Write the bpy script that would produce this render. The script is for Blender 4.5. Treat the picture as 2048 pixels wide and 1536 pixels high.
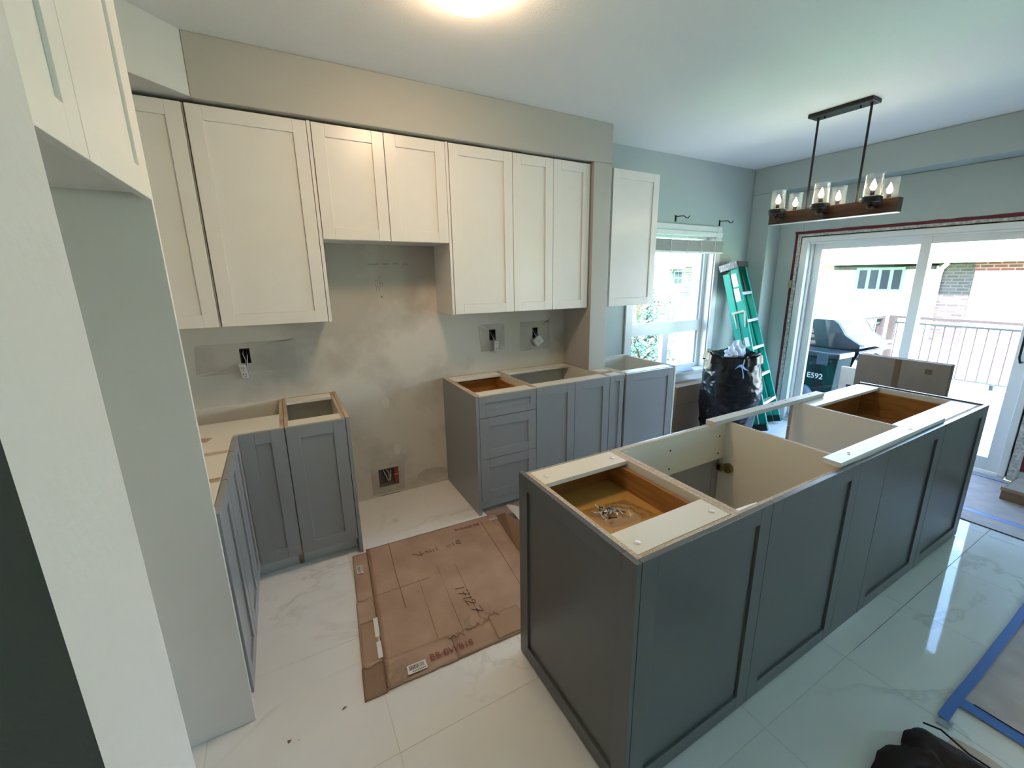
import bpy, bmesh, math, random
from math import pi, sin, cos, radians
from mathutils import Vector, Matrix, noise
random.seed(7)
S = bpy.context.scene
COL = S.collection
for o in list(bpy.data.objects): bpy.data.objects.remove(o)

# ------------------------------------------------------------ camera
R3 = Matrix(((0.86775,-0.49700,0.0),(0,0,0),(0,0,0)))
yaw, pitch, roll = 0.520308936, 0.238277478, 0.007484509
fw = Vector((sin(yaw)*cos(pitch), cos(yaw)*cos(pitch), -sin(pitch)))
rt = Vector((cos(yaw), -sin(yaw), 0))
dn = fw.cross(rt)
rt2 = cos(roll)*rt + sin(roll)*dn
dn2 = -sin(roll)*rt + cos(roll)*dn
cd = bpy.data.cameras.new('camera'); cam = bpy.data.objects.new('camera', cd); COL.objects.link(cam)
mw = Matrix.Identity(4)
for i in range(3):
    mw[i][0] = rt2[i]; mw[i][1] = -dn2[i]; mw[i][2] = -fw[i]
mw[0][3], mw[1][3], mw[2][3] = 0, 0, 1.648
cam.matrix_world = mw
cd.sensor_width = 36; cd.sensor_fit = 'HORIZONTAL'; cd.lens = 847.404*36/2048
cd.shift_x = -25.495/2048; cd.shift_y = -10.176/2048; cd.clip_start = 0.02
S.camera = cam

# ------------------------------------------------------------ light
W = bpy.data.worlds.new('sky'); S.world = W; W.use_nodes = True
nt = W.node_tree; nt.nodes.clear()
sky = nt.nodes.new('ShaderNodeTexSky'); sky.sky_type = 'NISHITA'
sky.sun_elevation = radians(52); sky.sun_rotation = radians(235); sky.sun_disc = False
sky.air_density = 1.0; sky.dust_density = 0.3; sky.ozone_density = 1.6
bg = nt.nodes.new('ShaderNodeBackground'); bg.inputs[1].default_value = 0.62
wo = nt.nodes.new('ShaderNodeOutputWorld')
nt.links.new(sky.outputs[0], bg.inputs[0]); nt.links.new(bg.outputs[0], wo.inputs[0])
sd = bpy.data.lights.new('sun', 'SUN'); sd.energy = 13; sd.angle = 0.01; sd.color = (.91, 0.92, 1.0)
so = bpy.data.objects.new('sun', sd); COL.objects.link(so)
so.rotation_euler = Vector((-0.62, -0.42, 0.95)).to_track_quat('Z', 'Y').to_euler()
def area(name, loc, dirv, sx, sy, power, color, portal=False):
    d = bpy.data.lights.new(name, 'AREA'); d.shape = 'RECTANGLE'; d.size = sx; d.size_y = sy
    d.energy = power; d.color = color
    if portal: d.cycles.is_portal = True
    o = bpy.data.objects.new(name, d); COL.objects.link(o); o.location = loc
    o.rotation_euler = Vector(dirv).to_track_quat('-Z', 'Y').to_euler(); return o
area('portal_door', (5.2, 1.67, 1.0), (-1, 0, 0), 1.8, 2.0, 1, (1, 1, 1), True)
area('portal_window', (3.6, 3.4, 1.35), (0, -1, 0), 1.3, 1.6, 1, (1, 1, 1), True)
area('portal_fill_window', (5.2, -2.95, 1.25), (-1, 0, 0), 1.2, 2.1, 1, (1, 1, 1), True)  # portal of the added window behind the camera
S.view_settings.view_transform = 'Standard'; S.view_settings.look = 'None'
S.view_settings.gamma = 1; S.view_settings.use_curve_mapping = False
S.view_settings.exposure = 2.5

# ------------------------------------------------------------ materials
def newmat(name):
    m = bpy.data.materials.new(name); m.use_nodes = True
    n = m.node_tree; b = n.nodes['Principled BSDF']; return m, n, b
def lin(c):
    return tuple(((x/255)/12.92 if x/255 <= 0.04045 else ((x/255+0.055)/1.055)**2.4) for x in c) + (1,)
def N(n, t, **kw):
    x = n.nodes.new(t)
    for k, v in kw.items():
        if k.startswith('i_'): x.inputs[k[2:]].default_value = v
        else: setattr(x, k, v)
    return x
def objco(n, scale=(1, 1, 1), rot=(0, 0, 0)):
    tc = n.nodes.new('ShaderNodeTexCoord'); mp = n.nodes.new('ShaderNodeMapping')
    mp.inputs['Scale'].default_value = scale; mp.inputs['Rotation'].default_value = rot
    n.links.new(tc.outputs['Object'], mp.inputs[0]); return mp.outputs[0]
def ramp(n, fac, stops):
    r = n.nodes.new('ShaderNodeValToRGB'); e = r.color_ramp.elements
    while len(e) < len(stops): e.new(0.5)
    for el, (p, c) in zip(e, stops): el.position = p; el.color = c
    n.links.new(fac, r.inputs[0]); return r.outputs[0]
def simple(name, col, rough=0.5, metal=0, bump=0, bscale=200, spec=None, var=0.0, vscale=6, coat=0):
    m, n, b = newmat(name)
    b.inputs['Base Color'].default_value = tuple(col)+(1,) if len(col) == 3 else col
    b.inputs['Roughness'].default_value = rough; b.inputs['Metallic'].default_value = metal
    if spec is not None: b.inputs['Specular IOR Level'].default_value = spec
    if coat: b.inputs['Coat Weight'].default_value = coat; b.inputs['Coat Roughness'].default_value = .1
    if var:
        v = objco(n); no = N(n, 'ShaderNodeTexNoise', i_Scale=vscale, i_Detail=5.0); n.links.new(v, no.inputs['Vector'])
        c = col; lo = tuple(x*(1-var) for x in c[:3])+(1,); hi = tuple(min(1, x*(1+var)) for x in c[:3])+(1,)
        n.links.new(ramp(n, no.outputs['Fac'], [(0.35, lo), (0.65, hi)]), b.inputs['Base Color'])
    if bump:
        v = objco(n); no = N(n, 'ShaderNodeTexNoise', i_Scale=bscale, i_Detail=3.0); n.links.new(v, no.inputs['Vector'])
        bp = N(n, 'ShaderNodeBump', i_Strength=bump, i_Distance=0.002); n.links.new(no.outputs['Fac'], bp.inputs['Height'])
        n.links.new(bp.outputs[0], b.inputs['Normal'])
    return m
def emis(name, col, st):
    m, n, b = newmat(name); b.inputs['Base Color'].default_value = col+(1,)
    b.inputs['Emission Color'].default_value = col+(1,); b.inputs['Emission Strength'].default_value = st; return m
def glassmat(name, tint=(1, 1, 1), refl=0.5, bump=0):
    m, n, b = newmat(name); n.nodes.remove(b)
    out = n.nodes['Material Output']; t = N(n, 'ShaderNodeBsdfTransparent'); t.inputs[0].default_value = tint+(1,)
    g = N(n, 'ShaderNodeBsdfGlossy'); g.inputs['Roughness'].default_value = 0.02
    f = N(n, 'ShaderNodeFresnel'); ior = 1.3+refl*.3; geo = N(n, 'ShaderNodeNewGeometry'); mr = N(n, 'ShaderNodeMapRange')
    mr.inputs['To Min'].default_value = ior; mr.inputs['To Max'].default_value = 1/ior
    n.links.new(geo.outputs['Backfacing'], mr.inputs[0]); n.links.new(mr.outputs[0], f.inputs[0])
    mx = N(n, 'ShaderNodeMixShader'); n.links.new(f.outputs[0], mx.inputs[0]); n.links.new(t.outputs[0], mx.inputs[1]); n.links.new(g.outputs[0], mx.inputs[2])
    if bump:
        v = objco(n); no = N(n, 'ShaderNodeTexNoise', i_Scale=bump, i_Detail=3.0); n.links.new(v, no.inputs['Vector'])
        bp = N(n, 'ShaderNodeBump', i_Strength=0.9, i_Distance=0.01); n.links.new(no.outputs['Fac'], bp.inputs['Height'])
        n.links.new(bp.outputs[0], g.inputs['Normal']); n.links.new(bp.outputs[0], f.inputs['Normal'])
    n.links.new(mx.outputs[0], out.inputs[0]); return m
def wood(name, c1, c2, scale=(2, 30, 30), rough=0.45, coat=0):
    m, n, b = newmat(name); v = objco(n, scale)
    no = N(n, 'ShaderNodeTexNoise', i_Scale=2.0, i_Detail=6.0, i_Distortion=0.6); n.links.new(v, no.inputs['Vector'])
    n.links.new(ramp(n, no.outputs['Fac'], [(0.3, c1+(1,)), (0.7, c2+(1,))]), b.inputs['Base Color'])
    b.inputs['Roughness'].default_value = rough; b.inputs['Coat Weight'].default_value = coat; return m
def tilemat():
    m, n, b = newmat('marble_tile'); v = objco(n)
    no = N(n, 'ShaderNodeTexNoise', i_Scale=1.1, i_Detail=8.0, i_Roughness=0.6, i_Distortion=0.9)
    mp = n.nodes.new('ShaderNodeMapping'); mp.inputs['Scale'].default_value = (1, 1.8, 1); mp.inputs['Rotation'].default_value = (0, 0, .5); mp.inputs['Location'].default_value = (.6, 1.3, 0)
    n.links.new(v, mp.inputs[0]); n.links.new(mp.outputs[0], no.inputs['Vector'])
    vein = ramp(n, no.outputs['Fac'], [(0.472, (1, 1, 1, 1)), (0.492, (.62, .60, .58, 1)), (0.5, (.46, .44, .42, 1)), (0.515, (.85, .84, .83, 1)), (0.56, (1, 1, 1, 1))])
    n2 = N(n, 'ShaderNodeTexNoise', i_Scale=1.6, i_Detail=3.0); n.links.new(v, n2.inputs['Vector'])
    mask = ramp(n, n2.outputs['Fac'], [(0.47, (0, 0, 0, 1)), (0.66, (.6, .6, .6, 1))])
    cl = ramp(n, n2.outputs['Fac'], [(0.3, (.80, .80, .79, 1)), (0.7, (.88, .87, .85, 1))])
    mx = N(n, 'ShaderNodeMixRGB', blend_type='MULTIPLY'); n.links.new(mask, mx.inputs[0]); n.links.new(cl, mx.inputs[1]); n.links.new(vein, mx.inputs[2])
    n.links.new(mx.outputs[0], b.inputs['Base Color']); b.inputs['Roughness'].default_value = 0.045
    n3 = N(n, 'ShaderNodeTexNoise', i_Scale=4.0, i_Detail=1.5); n.links.new(v, n3.inputs['Vector'])
    bp = N(n, 'ShaderNodeBump', i_Strength=0.14, i_Distance=0.004); n.links.new(n3.outputs['Fac'], bp.inputs['Height']); n.links.new(bp.outputs[0], b.inputs['Normal'])
    return m
def patchy(name, base, patch, scale=1.4, lo=.5, hi=.62):
    m, n, b = newmat(name); v = objco(n)
    no = N(n, 'ShaderNodeTexNoise', i_Scale=scale, i_Detail=6.0, i_Roughness=.55); n.links.new(v, no.inputs['Vector'])
    n.links.new(ramp(n, no.outputs['Fac'], [(lo, base+(1,)), (hi, patch+(1,))]), b.inputs['Base Color'])
    b.inputs['Roughness'].default_value = .75; return m
def cardmat(name, c1, c2, freq=220):
    m, n, b = newmat(name); v = objco(n)
    no = N(n, 'ShaderNodeTexNoise', i_Scale=5.0, i_Detail=7.0); n.links.new(v, no.inputs['Vector'])
    n.links.new(ramp(n, no.outputs['Fac'], [(0.3, c1+(1,)), (0.7, c2+(1,))]), b.inputs['Base Color'])
    b.inputs['Roughness'].default_value = .6
    w = N(n, 'ShaderNodeTexWave', i_Scale=freq/6.0, i_Distortion=0.3); n.links.new(v, w.inputs['Vector'])
    bp = N(n, 'ShaderNodeBump', i_Strength=0.12, i_Distance=0.002); n.links.new(w.outputs['Fac'], bp.inputs['Height']); n.links.new(bp.outputs[0], b.inputs['Normal'])
    return m
def brickmat(name, c1, c2, mort, facex=False):
    m, n, b = newmat(name); tc = N(n, 'ShaderNodeTexCoord'); sp = N(n, 'ShaderNodeSeparateXYZ'); cb_ = N(n, 'ShaderNodeCombineXYZ')
    n.links.new(tc.outputs['Object'], sp.inputs[0]); n.links.new(sp.outputs[1 if facex else 0], cb_.inputs[0]); n.links.new(sp.outputs[2], cb_.inputs[1]); v = cb_.outputs[0]
    br = N(n, 'ShaderNodeTexBrick', i_Scale=1.0); br.inputs['Color1'].default_value = c1+(1,); br.inputs['Color2'].default_value = c2+(1,)
    br.inputs['Mortar'].default_value = mort+(1,); br.inputs['Brick Width'].default_value = .22; br.inputs['Row Height'].default_value = .075; br.inputs['Mortar Size'].default_value = .012
    n.links.new(v, br.inputs['Vector']); n.links.new(br.outputs['Color'], b.inputs['Base Color']); b.inputs['Roughness'].default_value = .9; return m

M = {}
M['wall'] = simple('grey_wall_paint', (.42, .49, .475), .6, bump=.25, bscale=90)
M['soffit'] = simple('beige_grey_paint', (.47, .46, .42), .6, bump=.25, bscale=90)
M['stub'] = simple('pale_wall_paint', (.68, .64, .62), .6, bump=.5, bscale=60)
M['raw'] = patchy('patched_drywall', (.68, .64, .57), (.50, .465, .41))
M['ceil'] = simple('ceiling_paint', (.80, .81, .79), .9, bump=.6, bscale=150)
M['trim'] = simple('white_trim_paint', (.74, .76, .75), .35)
M['vinyl'] = simple('white_vinyl', (.72, .75, .75), .3)
M['tile'] = tilemat()
M['groutd'] = simple('dark_joint', (.05, .05, .05), .9); M['groutl'] = simple('light_grout', (.66, .65, .63), .9)
M['white'] = simple('white_cabinet_paint', (.80, .78, .74), .28, var=.01)
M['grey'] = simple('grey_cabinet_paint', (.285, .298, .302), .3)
M['island'] = simple('shaded_island_grey', (.105, .108, .106), .3)  # cabinet grey darkened, the island's shade put into the colour
M['melam'] = simple('white_melamine', (.80, .76, .66), .35)
M['ply'] = wood('plywood_edge', (.34, .23, .14), (.62, .50, .36), (1.5, 1.5, 260), .7)
M['plytop'] = wood('plywood_layers', (.36, .25, .16), (.72, .62, .50), (90, 90, 3), .7)
M['drawer'] = wood('varnished_drawer_wood', (.28, .115, .03), (.46, .21, .06), (3, 3, 24), .32, .3)
M['drawerbot'] = simple('drawer_bottom_wood', (.52, .29, .085), .22, var=.06, vscale=3, coat=.3)
M['kick'] = simple('pale_toe_kick', (.62, .66, .64), .5)
M['black'] = simple('black_metal', (.012, .012, .013), .4, .2)
M['dark'] = simple('dark_void', (.01, .01, .01), .9)
M['beam'] = wood('stained_beam_wood', (.022, .009, .004), (.065, .027, .010), (30, 2, 20), .4)
M['glass'] = glassmat('clear_glass', (.97, .99, .985), .5)
M['seeded'] = glassmat('seeded_glass', (.97, .97, .96), .8, 160)
M['film'] = glassmat('clear_plastic_film', (.90, .89, .87), 1.6, 38)
M['bulb'] = emis('lit_bulb', (1, .80, .52), 13)
M['bowl'] = emis('amber_bowl_glow', (1, .68, .41), 9.3)
M['steel'] = simple('brushed_steel', (.62, .62, .60), .3, 1)
M['alu'] = simple('aluminium', (.72, .73, .73), .42, .6)
M['green'] = simple('green_fibreglass', (.0, .36, .26), .35)
M['bag'] = simple('black_plastic_bag', (.006, .007, .009), .27, bump=.5, bscale=22, spec=.35)
M['paperw'] = simple('crumpled_white_paper', (.62, .70, .80), .8)
M['card'] = cardmat('brown_cardboard', (.38, .245, .17), (.50, .345, .25))
M['card2'] = cardmat('darker_cardboard', (.24, .15, .09), (.30, .19, .12))
M['cardin'] = cardmat('light_cardboard', (.52, .42, .34), (.62, .52, .44))
M['kraft'] = simple('brown_builders_paper', (.50, .42, .40), .7, var=.12, vscale=9, bump=.6, bscale=12)
M['tape'] = simple('blue_painters_tape', (.06, .17, .50), .6)
M['ptape'] = simple('clear_packing_tape', (.42, .29, .20), .12)
M['red'] = simple('dark_red_strip', (.12, .008, .02), .6)
M['ink'] = simple('black_ink', (.03, .02, .02), .6); M['stamp'] = simple('red_stamp_ink', (.27, .07, .05), .7)
M['pencil'] = simple('pencil_mark', (.10, .09, .08), .7)
M['label'] = simple('white_label', (.78, .78, .76), .4)
M['brass'] = simple('dull_brass', (.30, .24, .13), .35, .8)
M['redbox'] = simple('red_electrical_cable', (.33, .02, .015), .5)
M['brick1'] = brickmat('pale_brick', (.14, .11, .105), (.075, .055, .05), (.24, .22, .21))
M['brick2'] = brickmat('eave_shaded_brick', (.060, .036, .036), (.030, .020, .022), (.075, .060, .060), True)  # shade under the eave put into a darker brick colour
M['brick3'] = brickmat('red_brick', (.13, .018, .018), (.09, .015, .014), (.16, .11, .11), True)
M['housewhite'] = simple('sunlit_house_white', (.80, .78, .76), .8)  # overexposed house brick, sun glare put into a pale colour
M['shingle'] = simple('pale_roof', (.70, .69, .68), .8, var=.08, vscale=20)
M['pane'] = simple('house_window_pane', (.010, .014, .022), .3, spec=.1)
M['deck'] = simple('sunlit_deck_board', (.62, .58, .54), .7, var=.06, vscale=8)
M['rail'] = simple('brown_rail_wood', (.020, .012, .009), .7)
M['balus'] = simple('dark_red_baluster', (.016, .006, .007), .5)
M['leaf'] = simple('green_leaves', (.018, .075, .040), .5, var=.3, vscale=5)
M['bark'] = simple('grey_bark', (.09, .07, .05), .9)
M['grass'] = simple('lawn', (.15, .42, .14), .9, var=.3, vscale=3)
M['lid'] = simple('grey_steel_lid', (.028, .048, .070), .35, .2)
M['griddark'] = simple('dark_grey_enamel', (.012, .017, .022), .3)
M['bin'] = simple('dark_green_plastic', (.006, .022, .024), .75, spec=.15)
M['ball'] = simple('pale_blue_grey_ball', (.06, .075, .11), .5)
M['canopy'] = simple('grey_canopy_cloth', (.15, .16, .17), .8)
M['brownfelt'] = simple('dark_brown_leather', (.020, .009, .006), .75, bump=1, bscale=40)
M['blind'] = simple('off_white_blind', (.40, .41, .38), .5)

# ------------------------------------------------------------ mesh helpers
class MB:
    def __init__(s): s.v = []; s.f = []; s.m = []; s.sm = []
    def add(s, vs, fs, mi=0, smooth=False):
        k = len(s.v); s.v += [tuple(v) for v in vs]
        for i, f in enumerate(fs):
            s.f.append([k+j for j in f]); s.m.append(mi[i] if isinstance(mi, (list, tuple)) else mi); s.sm.append(smooth)
        return s
    def box(s, x0, x1, y0, y1, z0, z1, mi=0, top=None):
        vs = [(x, y, z) for z in (z0, z1) for y in (y0, y1) for x in (x0, x1)]
        fs = [(0, 2, 3, 1), (4, 5, 7, 6), (0, 1, 5, 4), (2, 6, 7, 3), (0, 4, 6, 2), (1, 3, 7, 5)]
        mm = [mi]*6
        if top is not None: mm[1] = top
        return s.add(vs, fs, mm)
    def obox(s, o, a, b, c, mi=0):
        o, a, b, c = map(Vector, (o, a, b, c))
        vs = [o+a*i+b*j+c*k for k in (0, 1) for j in (0, 1) for i in (0, 1)]
        return s.add(vs, [(0, 2, 3, 1), (4, 5, 7, 6), (0, 1, 5, 4), (2, 6, 7, 3), (0, 4, 6, 2), (1, 3, 7, 5)], mi)
    def prism(s, pts, d, mi=0):
        n = len(pts); d = Vector(d); vs = [Vector(p) for p in pts]+[Vector(p)+d for p in pts]
        fs = [tuple(range(n))[::-1], tuple(range(n, 2*n))]+[(i, (i+1) % n, n+(i+1) % n, n+i) for i in range(n)]
        return s.add(vs, fs, mi)
    def tube(s, pts, r, n=10, mi=0, caps=True):
        pts = [Vector(p) for p in pts]; rs = r if isinstance(r, (list, tuple)) else [r]*len(pts)
        vs = []; up = Vector((0, 0, 1))
        for i, p in enumerate(pts):
            d = (pts[min(i+1, len(pts)-1)]-pts[max(i-1, 0)]).normalized()
            a = d.cross(up)
            if a.length < .1: a = d.cross(Vector((1, 0, 0)))
            a.normalize(); b = d.cross(a)
            vs += [p+(a*cos(2*pi*j/n)+b*sin(2*pi*j/n))*rs[i] for j in range(n)]
        fs = [(i*n+j, i*n+(j+1) % n, (i+1)*n+(j+1) % n, (i+1)*n+j) for i in range(len(pts)-1) for j in range(n)]
        k = len(s.v); s.add(vs, fs, mi, True)
        if caps:
            s.add(vs[:n], [tuple(range(n))], mi); s.add(vs[-n:], [tuple(range(n))], mi)
        return s
    def lathe(s, prof, c, n=32, mi=0):
        c = Vector(c); vs = [c+Vector((r*cos(2*pi*j/n), r*sin(2*pi*j/n), z)) for r, z in prof for j in range(n)]
        fs = [(i*n+j, i*n+(j+1) % n, (i+1)*n+(j+1) % n, (i+1)*n+j) for i in range(len(prof)-1) for j in range(n)]
        return s.add(vs, fs, mi, True)
    def grid(s, fn, nu, nv, mi=0, wrap=False):
        vs = [fn(i/nu, j/nv) for j in range(nv+1) for i in range(nu+(0 if wrap else 1))]
        w = nu if wrap else nu+1
        fs = [(j*w+i, j*w+(i+1) % w if wrap else j*w+i+1, (j+1)*w+((i+1) % w if wrap else i+1), (j+1)*w+i) for j in range(nv) for i in range(nu)]
        return s.add(vs, fs, mi, True)
    def build(s, name, mats, parent=None, bevel=0, merge=False, base=None):
        if not isinstance(mats, (list, tuple)): mats = [mats]
        off = Vector(base) if base is not None else (root_loc(parent) if parent else Vector((0, 0, 0)))
        me = bpy.data.meshes.new(name); me.from_pydata([Vector(v)-off for v in s.v], [], s.f)
        for m in mats: me.materials.append(m)
        for p, mi, sm in zip(me.polygons, s.m, s.sm): p.material_index = mi; p.use_smooth = sm
        bm = bmesh.new(); bm.from_mesh(me)
        if merge: bmesh.ops.remove_doubles(bm, verts=bm.verts, dist=1e-5)
        bmesh.ops.recalc_face_normals(bm, faces=bm.faces); bm.to_mesh(me); bm.free()
        o = bpy.data.objects.new(name, me); COL.objects.link(o)
        if parent: o.parent = parent
        elif base is not None: o.location = base
        if bevel:
            b = o.modifiers.new('bevel', 'BEVEL'); b.width = bevel; b.segments = 2; b.limit_method = 'ANGLE'
        return o
def root_loc(o):
    v = Vector(o.location)
    while o.parent: o = o.parent; v += o.location
    return v
def thing(name, label, cat, loc=(0, 0, 0), group=None):
    o = bpy.data.objects.new(name, None); COL.objects.link(o); o.location = loc; o.empty_display_size = .1
    return tag(o, label, cat, group)
def tag(o, label, cat, group=None):
    o['label'] = label; o['category'] = cat
    if group: o['group'] = group
    return o
def struct(o): o['kind'] = 'structure'; return o
def stuff(o): o['kind'] = 'stuff'; return o

def shaker(parent, u, x0, x1, z0, z1, front, side, mat, fr=.066, t=.019, rec=.008, name='door', label=None):
    """u: 'x' door spans x, faces side*y ; 'y' door spans y, faces side*x. front = coordinate of its face"""
    back = front-side*t; pf = front-side*rec
    def bx(mb, a0, a1, b0, b1, d0, d1):
        lo, hi = min(d0, d1), max(d0, d1)
        if u == 'x': mb.box(a0, a1, lo, hi, b0, b1)
        else: mb.box(lo, hi, a0, a1, b0, b1)
    f = MB()
    bx(f, x0, x0+fr, z0, z1, front, back); bx(f, x1-fr, x1, z0, z1, front, back)
    bx(f, x0+fr+.0003, x1-fr-.0003, z0, z0+fr, front, back); bx(f, x0+fr+.0003, x1-fr-.0003, z1-fr, z1, front, back)
    d = f.build(name, mat, parent, bevel=.0012)
    p = MB(); bx(p, x0+fr+.0005, x1-fr-.0005, z0+fr+.0005, z1-fr-.0005, pf, back+side*.002)
    q = p.build('door_panel' if name == 'door' else 'panel', mat, None, base=root_loc(parent)); q.parent = d; q.location = (0, 0, 0)
    if label: d['label'] = label
    return d
def textmesh(s, size, name, mat, parent, mtx, bold=0.0, sx=1):
    cu = bpy.data.curves.new('t', 'FONT'); cu.body = s; cu.size = size; cu.align_x = 'CENTER'; cu.align_y = 'CENTER'; cu.offset = bold
    cu.extrude = 0.0004
    to = bpy.data.objects.new('t', cu); COL.objects.link(to)
    dg = bpy.context.evaluated_depsgraph_get(); me = bpy.data.meshes.new_from_object(to.evaluated_get(dg))
    bpy.data.objects.remove(to); me.transform(Matrix.Diagonal((sx, 1, 1, 1))); me.transform(mtx)
    if parent: me.transform(Matrix.Translation(-root_loc(parent)))
    me.materials.clear(); me.materials.append(mat)
    o = bpy.data.objects.new(name, me); COL.objects.link(o)
    if parent: o.parent = parent
    return o
def strokes(lines, r, name, mat, parent, mapf):
    mb = MB()
    for l in lines:
        pts = [mapf(*p) for p in l]; mb.tube(pts, r, 5)
    return mb.build(name, mat, parent)

# ------------------------------------------------------------ room shell
YB = 3.137; XL = -.88; CZ = 2.768; XD = 4.758; XR = 4.98
fl = MB(); fl.box(XL-.1, XR+.02, -4.2, YB+.1, -.06, -.012, 0)
fl.box(XL, 2.05, -.8, YB, -.0125, -.0012, 1)
fl.box(XL, XR, -4.2, -.579, -.012, 0, 2)
floor = struct(fl.build('floor', [M['groutd'], M['groutl'], M['tile']]))
tx = [XL]+[.18+.601*k for k in range(-1, 9)]; tx = [XL, -.421]+[.18+.601*k for k in range(0, 8)]+[4.955]
ty = [-.577, .024, .625, 1.226, 1.827, 2.428, 3.029, YB-.004]
for i in range(len(tx)-1):
    for j in range(len(ty)-1):
        g = .0012
        t = MB(); t.box(tx[i]+g, tx[i+1]-g, ty[j]+g, ty[j+1]-g, -.0118, 0)
        t.build('tile', M['tile'], floor)
c = MB(); c.box(XL-.1, XD, -4.2, YB+.3, CZ, CZ+.1); c.box(XD, XR+.35, -4.2, YB+.3, CZ, CZ+.1)
struct(c.build('ceiling', M['ceil']))
# back wall, with window opening
wx0, wx1, wz0, wz1 = 3.02, 4.19, .60, 2.09
w = MB(); w.box(2.385, wx0, YB, YB+.16, 0, CZ); w.box(wx1, XR+.35, YB, YB+.16, 0, CZ)
w.box(wx0, wx1, YB, YB+.16, 0, wz0); w.box(wx0, wx1, YB, YB+.16, wz1, CZ)
# kitchen stretch with openings for three outlet boxes and one low cut-out
holes = [(-.245, -.190, 1.126, 1.222), (1.465, 1.525, 1.136, 1.225), (1.876, 1.932, 1.122, 1.215), (.505, .655, .070, .218)]
xs = sorted({XL-.1, 2.385} | {h[0] for h in holes} | {h[1] for h in holes})
for a, b in zip(xs[:-1], xs[1:]):
    h = [h for h in holes if h[0] <= a+1e-6 and h[1] >= b-1e-6]
    if h: w.box(a, b, YB, YB+.16, .004, h[0][2], 1); w.box(a, b, YB, YB+.16, h[0][3], CZ, 1); w.box(a, b, YB+.06, YB+.16, h[0][2], h[0][3], 2)
    else: w.box(a, b, YB, YB+.16, .010 if a > .25 and b < 1.1 else 0, CZ, 1)
wallb = struct(w.build('wall_back', [M['wall'], M['raw'], M['dark']]))
w = MB(); w.box(XL-.1, XL, -4.2, YB, 0, CZ); struct(w.build('wall_left', M['raw']))
w = MB(); w.box(XL-.1, XR+.35, -4.3, -4.2, 0, CZ); struct(w.build('wall_rear', M['wall']))
# door wall: overhanging bulkhead above, recessed lower part
dy0, dy1, dzt = .80, 2.66, 2.03
w = MB(); w.box(XD, XR+.35, -4.2, YB, 2.50, CZ); w.box(XD, XR+.35, 2.91, YB, 0, 2.4995)
w.box(XR, XR+.18, dy1, 2.9095, 0, 2.4995); w.box(XR, XR+.18, dy0, dy1, dzt, 2.4995); w.box(XR, XR+.18, -2.35, dy0, 0, 2.4995); w.box(XR, XR+.18, -4.2, -3.6, 0, 2.4995); w.box(XR, XR+.18, -3.6, -2.35, 0, .15); w.box(XR, XR+.18, -3.6, -2.35, 2.3, 2.4995)  # rear pieces leave an opening added for fill light
struct(w.build('wall_right', M['wall'], bevel=.008))
# soffit, diagonal bulkhead and column
w = MB(); w.box(-.24, 2.385, 2.77, YB-.001, 2.488, CZ-.0005, 0); struct(w.build('trim_1', M['soffit'], bevel=.004))
w = MB(); w.prism([(-.2405, 2.7700, 2.492), (-.2405, YB-.001, 2.492), (XL+.001, YB-.001, 2.492), (XL+.001, 2.13, 2.492)], (0, 0, CZ-2.4925)); struct(w.build('trim_2', simple('pale_soffit_paint', (.55, .56, .53), .6, bump=.25, bscale=90)))
w = MB(); w.box(2.21, 2.385, 2.77, YB-.001, 0, 2.4875); struct(w.build('trim_3', M['soffit'], bevel=.004))
# partition stub beside the camera
w = MB(); w.box(XL-.1, -.19, .448, .655, 0, CZ-.0005); w.m[2] = 1; struct(w.build('wall_partition', [M['stub'], simple('shaded_stub_face', (.075, .072, .062), .7, bump=.5, bscale=60)], bevel=.0))  # shade on the camera-side face is put into its colour
h = MB(); h.tube([(-.1895, .452, 1.12), (-.1865, .452, 1.12)], .004, 8); h.build('nail_hole', M['dark'], None)
bpy.data.objects['nail_hole'].parent = bpy.data.objects['wall_partition']

# ------------------------------------------------------------ window in back wall
wn = bpy.data.objects.new('window_1', None); COL.objects.link(wn); wn.location = (3.6, YB, .6); struct(wn)
cz = MB(); cz.box(wx0-.09, wx0, YB-.02, YB-.001, .60, 2.145); cz.box(wx1, wx1+.075, YB-.02, YB-.001, .60, 2.145); cz.box(wx0+.0005, wx1-.0005, YB-.02, YB-.001, 2.09, 2.145)
cz.build('casing', M['trim'], wn, bevel=.004)
j = MB(); j.box(wx0, wx0+.014, YB, YB+.15, wz0, wz1); j.box(wx1-.014, wx1, YB, YB+.15, wz0, wz1); j.box(wx0, wx1, YB, YB+.15, wz1-.014, wz1); j.build('jamb', M['trim'], wn)
st = MB(); st.box(3.06, wx1+.10, YB-.075, YB+.15, .588, .615); st.box(3.08, wx1+.08, YB-.05, YB-.001, .565, .587); st.box(3.09, wx1+.07, YB-.025, YB-.001, .49, .565)
st.build('sill', M['trim'], wn, bevel=.004)
f = MB(); a, b = wx0+.015, wx1-.015; y0, y1 = YB+.07, YB+.14
f.box(a, a+.07, y0, y1, .616, wz1-.015); f.box(b-.05, b, y0, y1, .616, wz1-.015)
f.box(a+.07, b-.05, y0, y1, 1.03, 1.155); f.box(a+.07, b-.05, y0, y1, wz1-.07, wz1-.015); f.box(a+.07, b-.05, y0, y1, .616, .66)
f.box(3.575, 3.655, y0+.01, y1-.01, .66, 1.03)
f.box(b-.075, b-.05, y0+.02, y1-.005, .66, wz1-.07)
f.build('window_frame', M['vinyl'], wn, bevel=.003)
for (p, q, r, s_) in ((a+.07, b-.05, 1.155, wz1-.07), (a+.07, 3.575, .66, 1.03), (3.655, b-.05, .66, 1.03)):
    g = MB(); g.box(p, q, y0+.03, y0+.034, r, s_); g.build('pane', M['glass'], wn)
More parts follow.
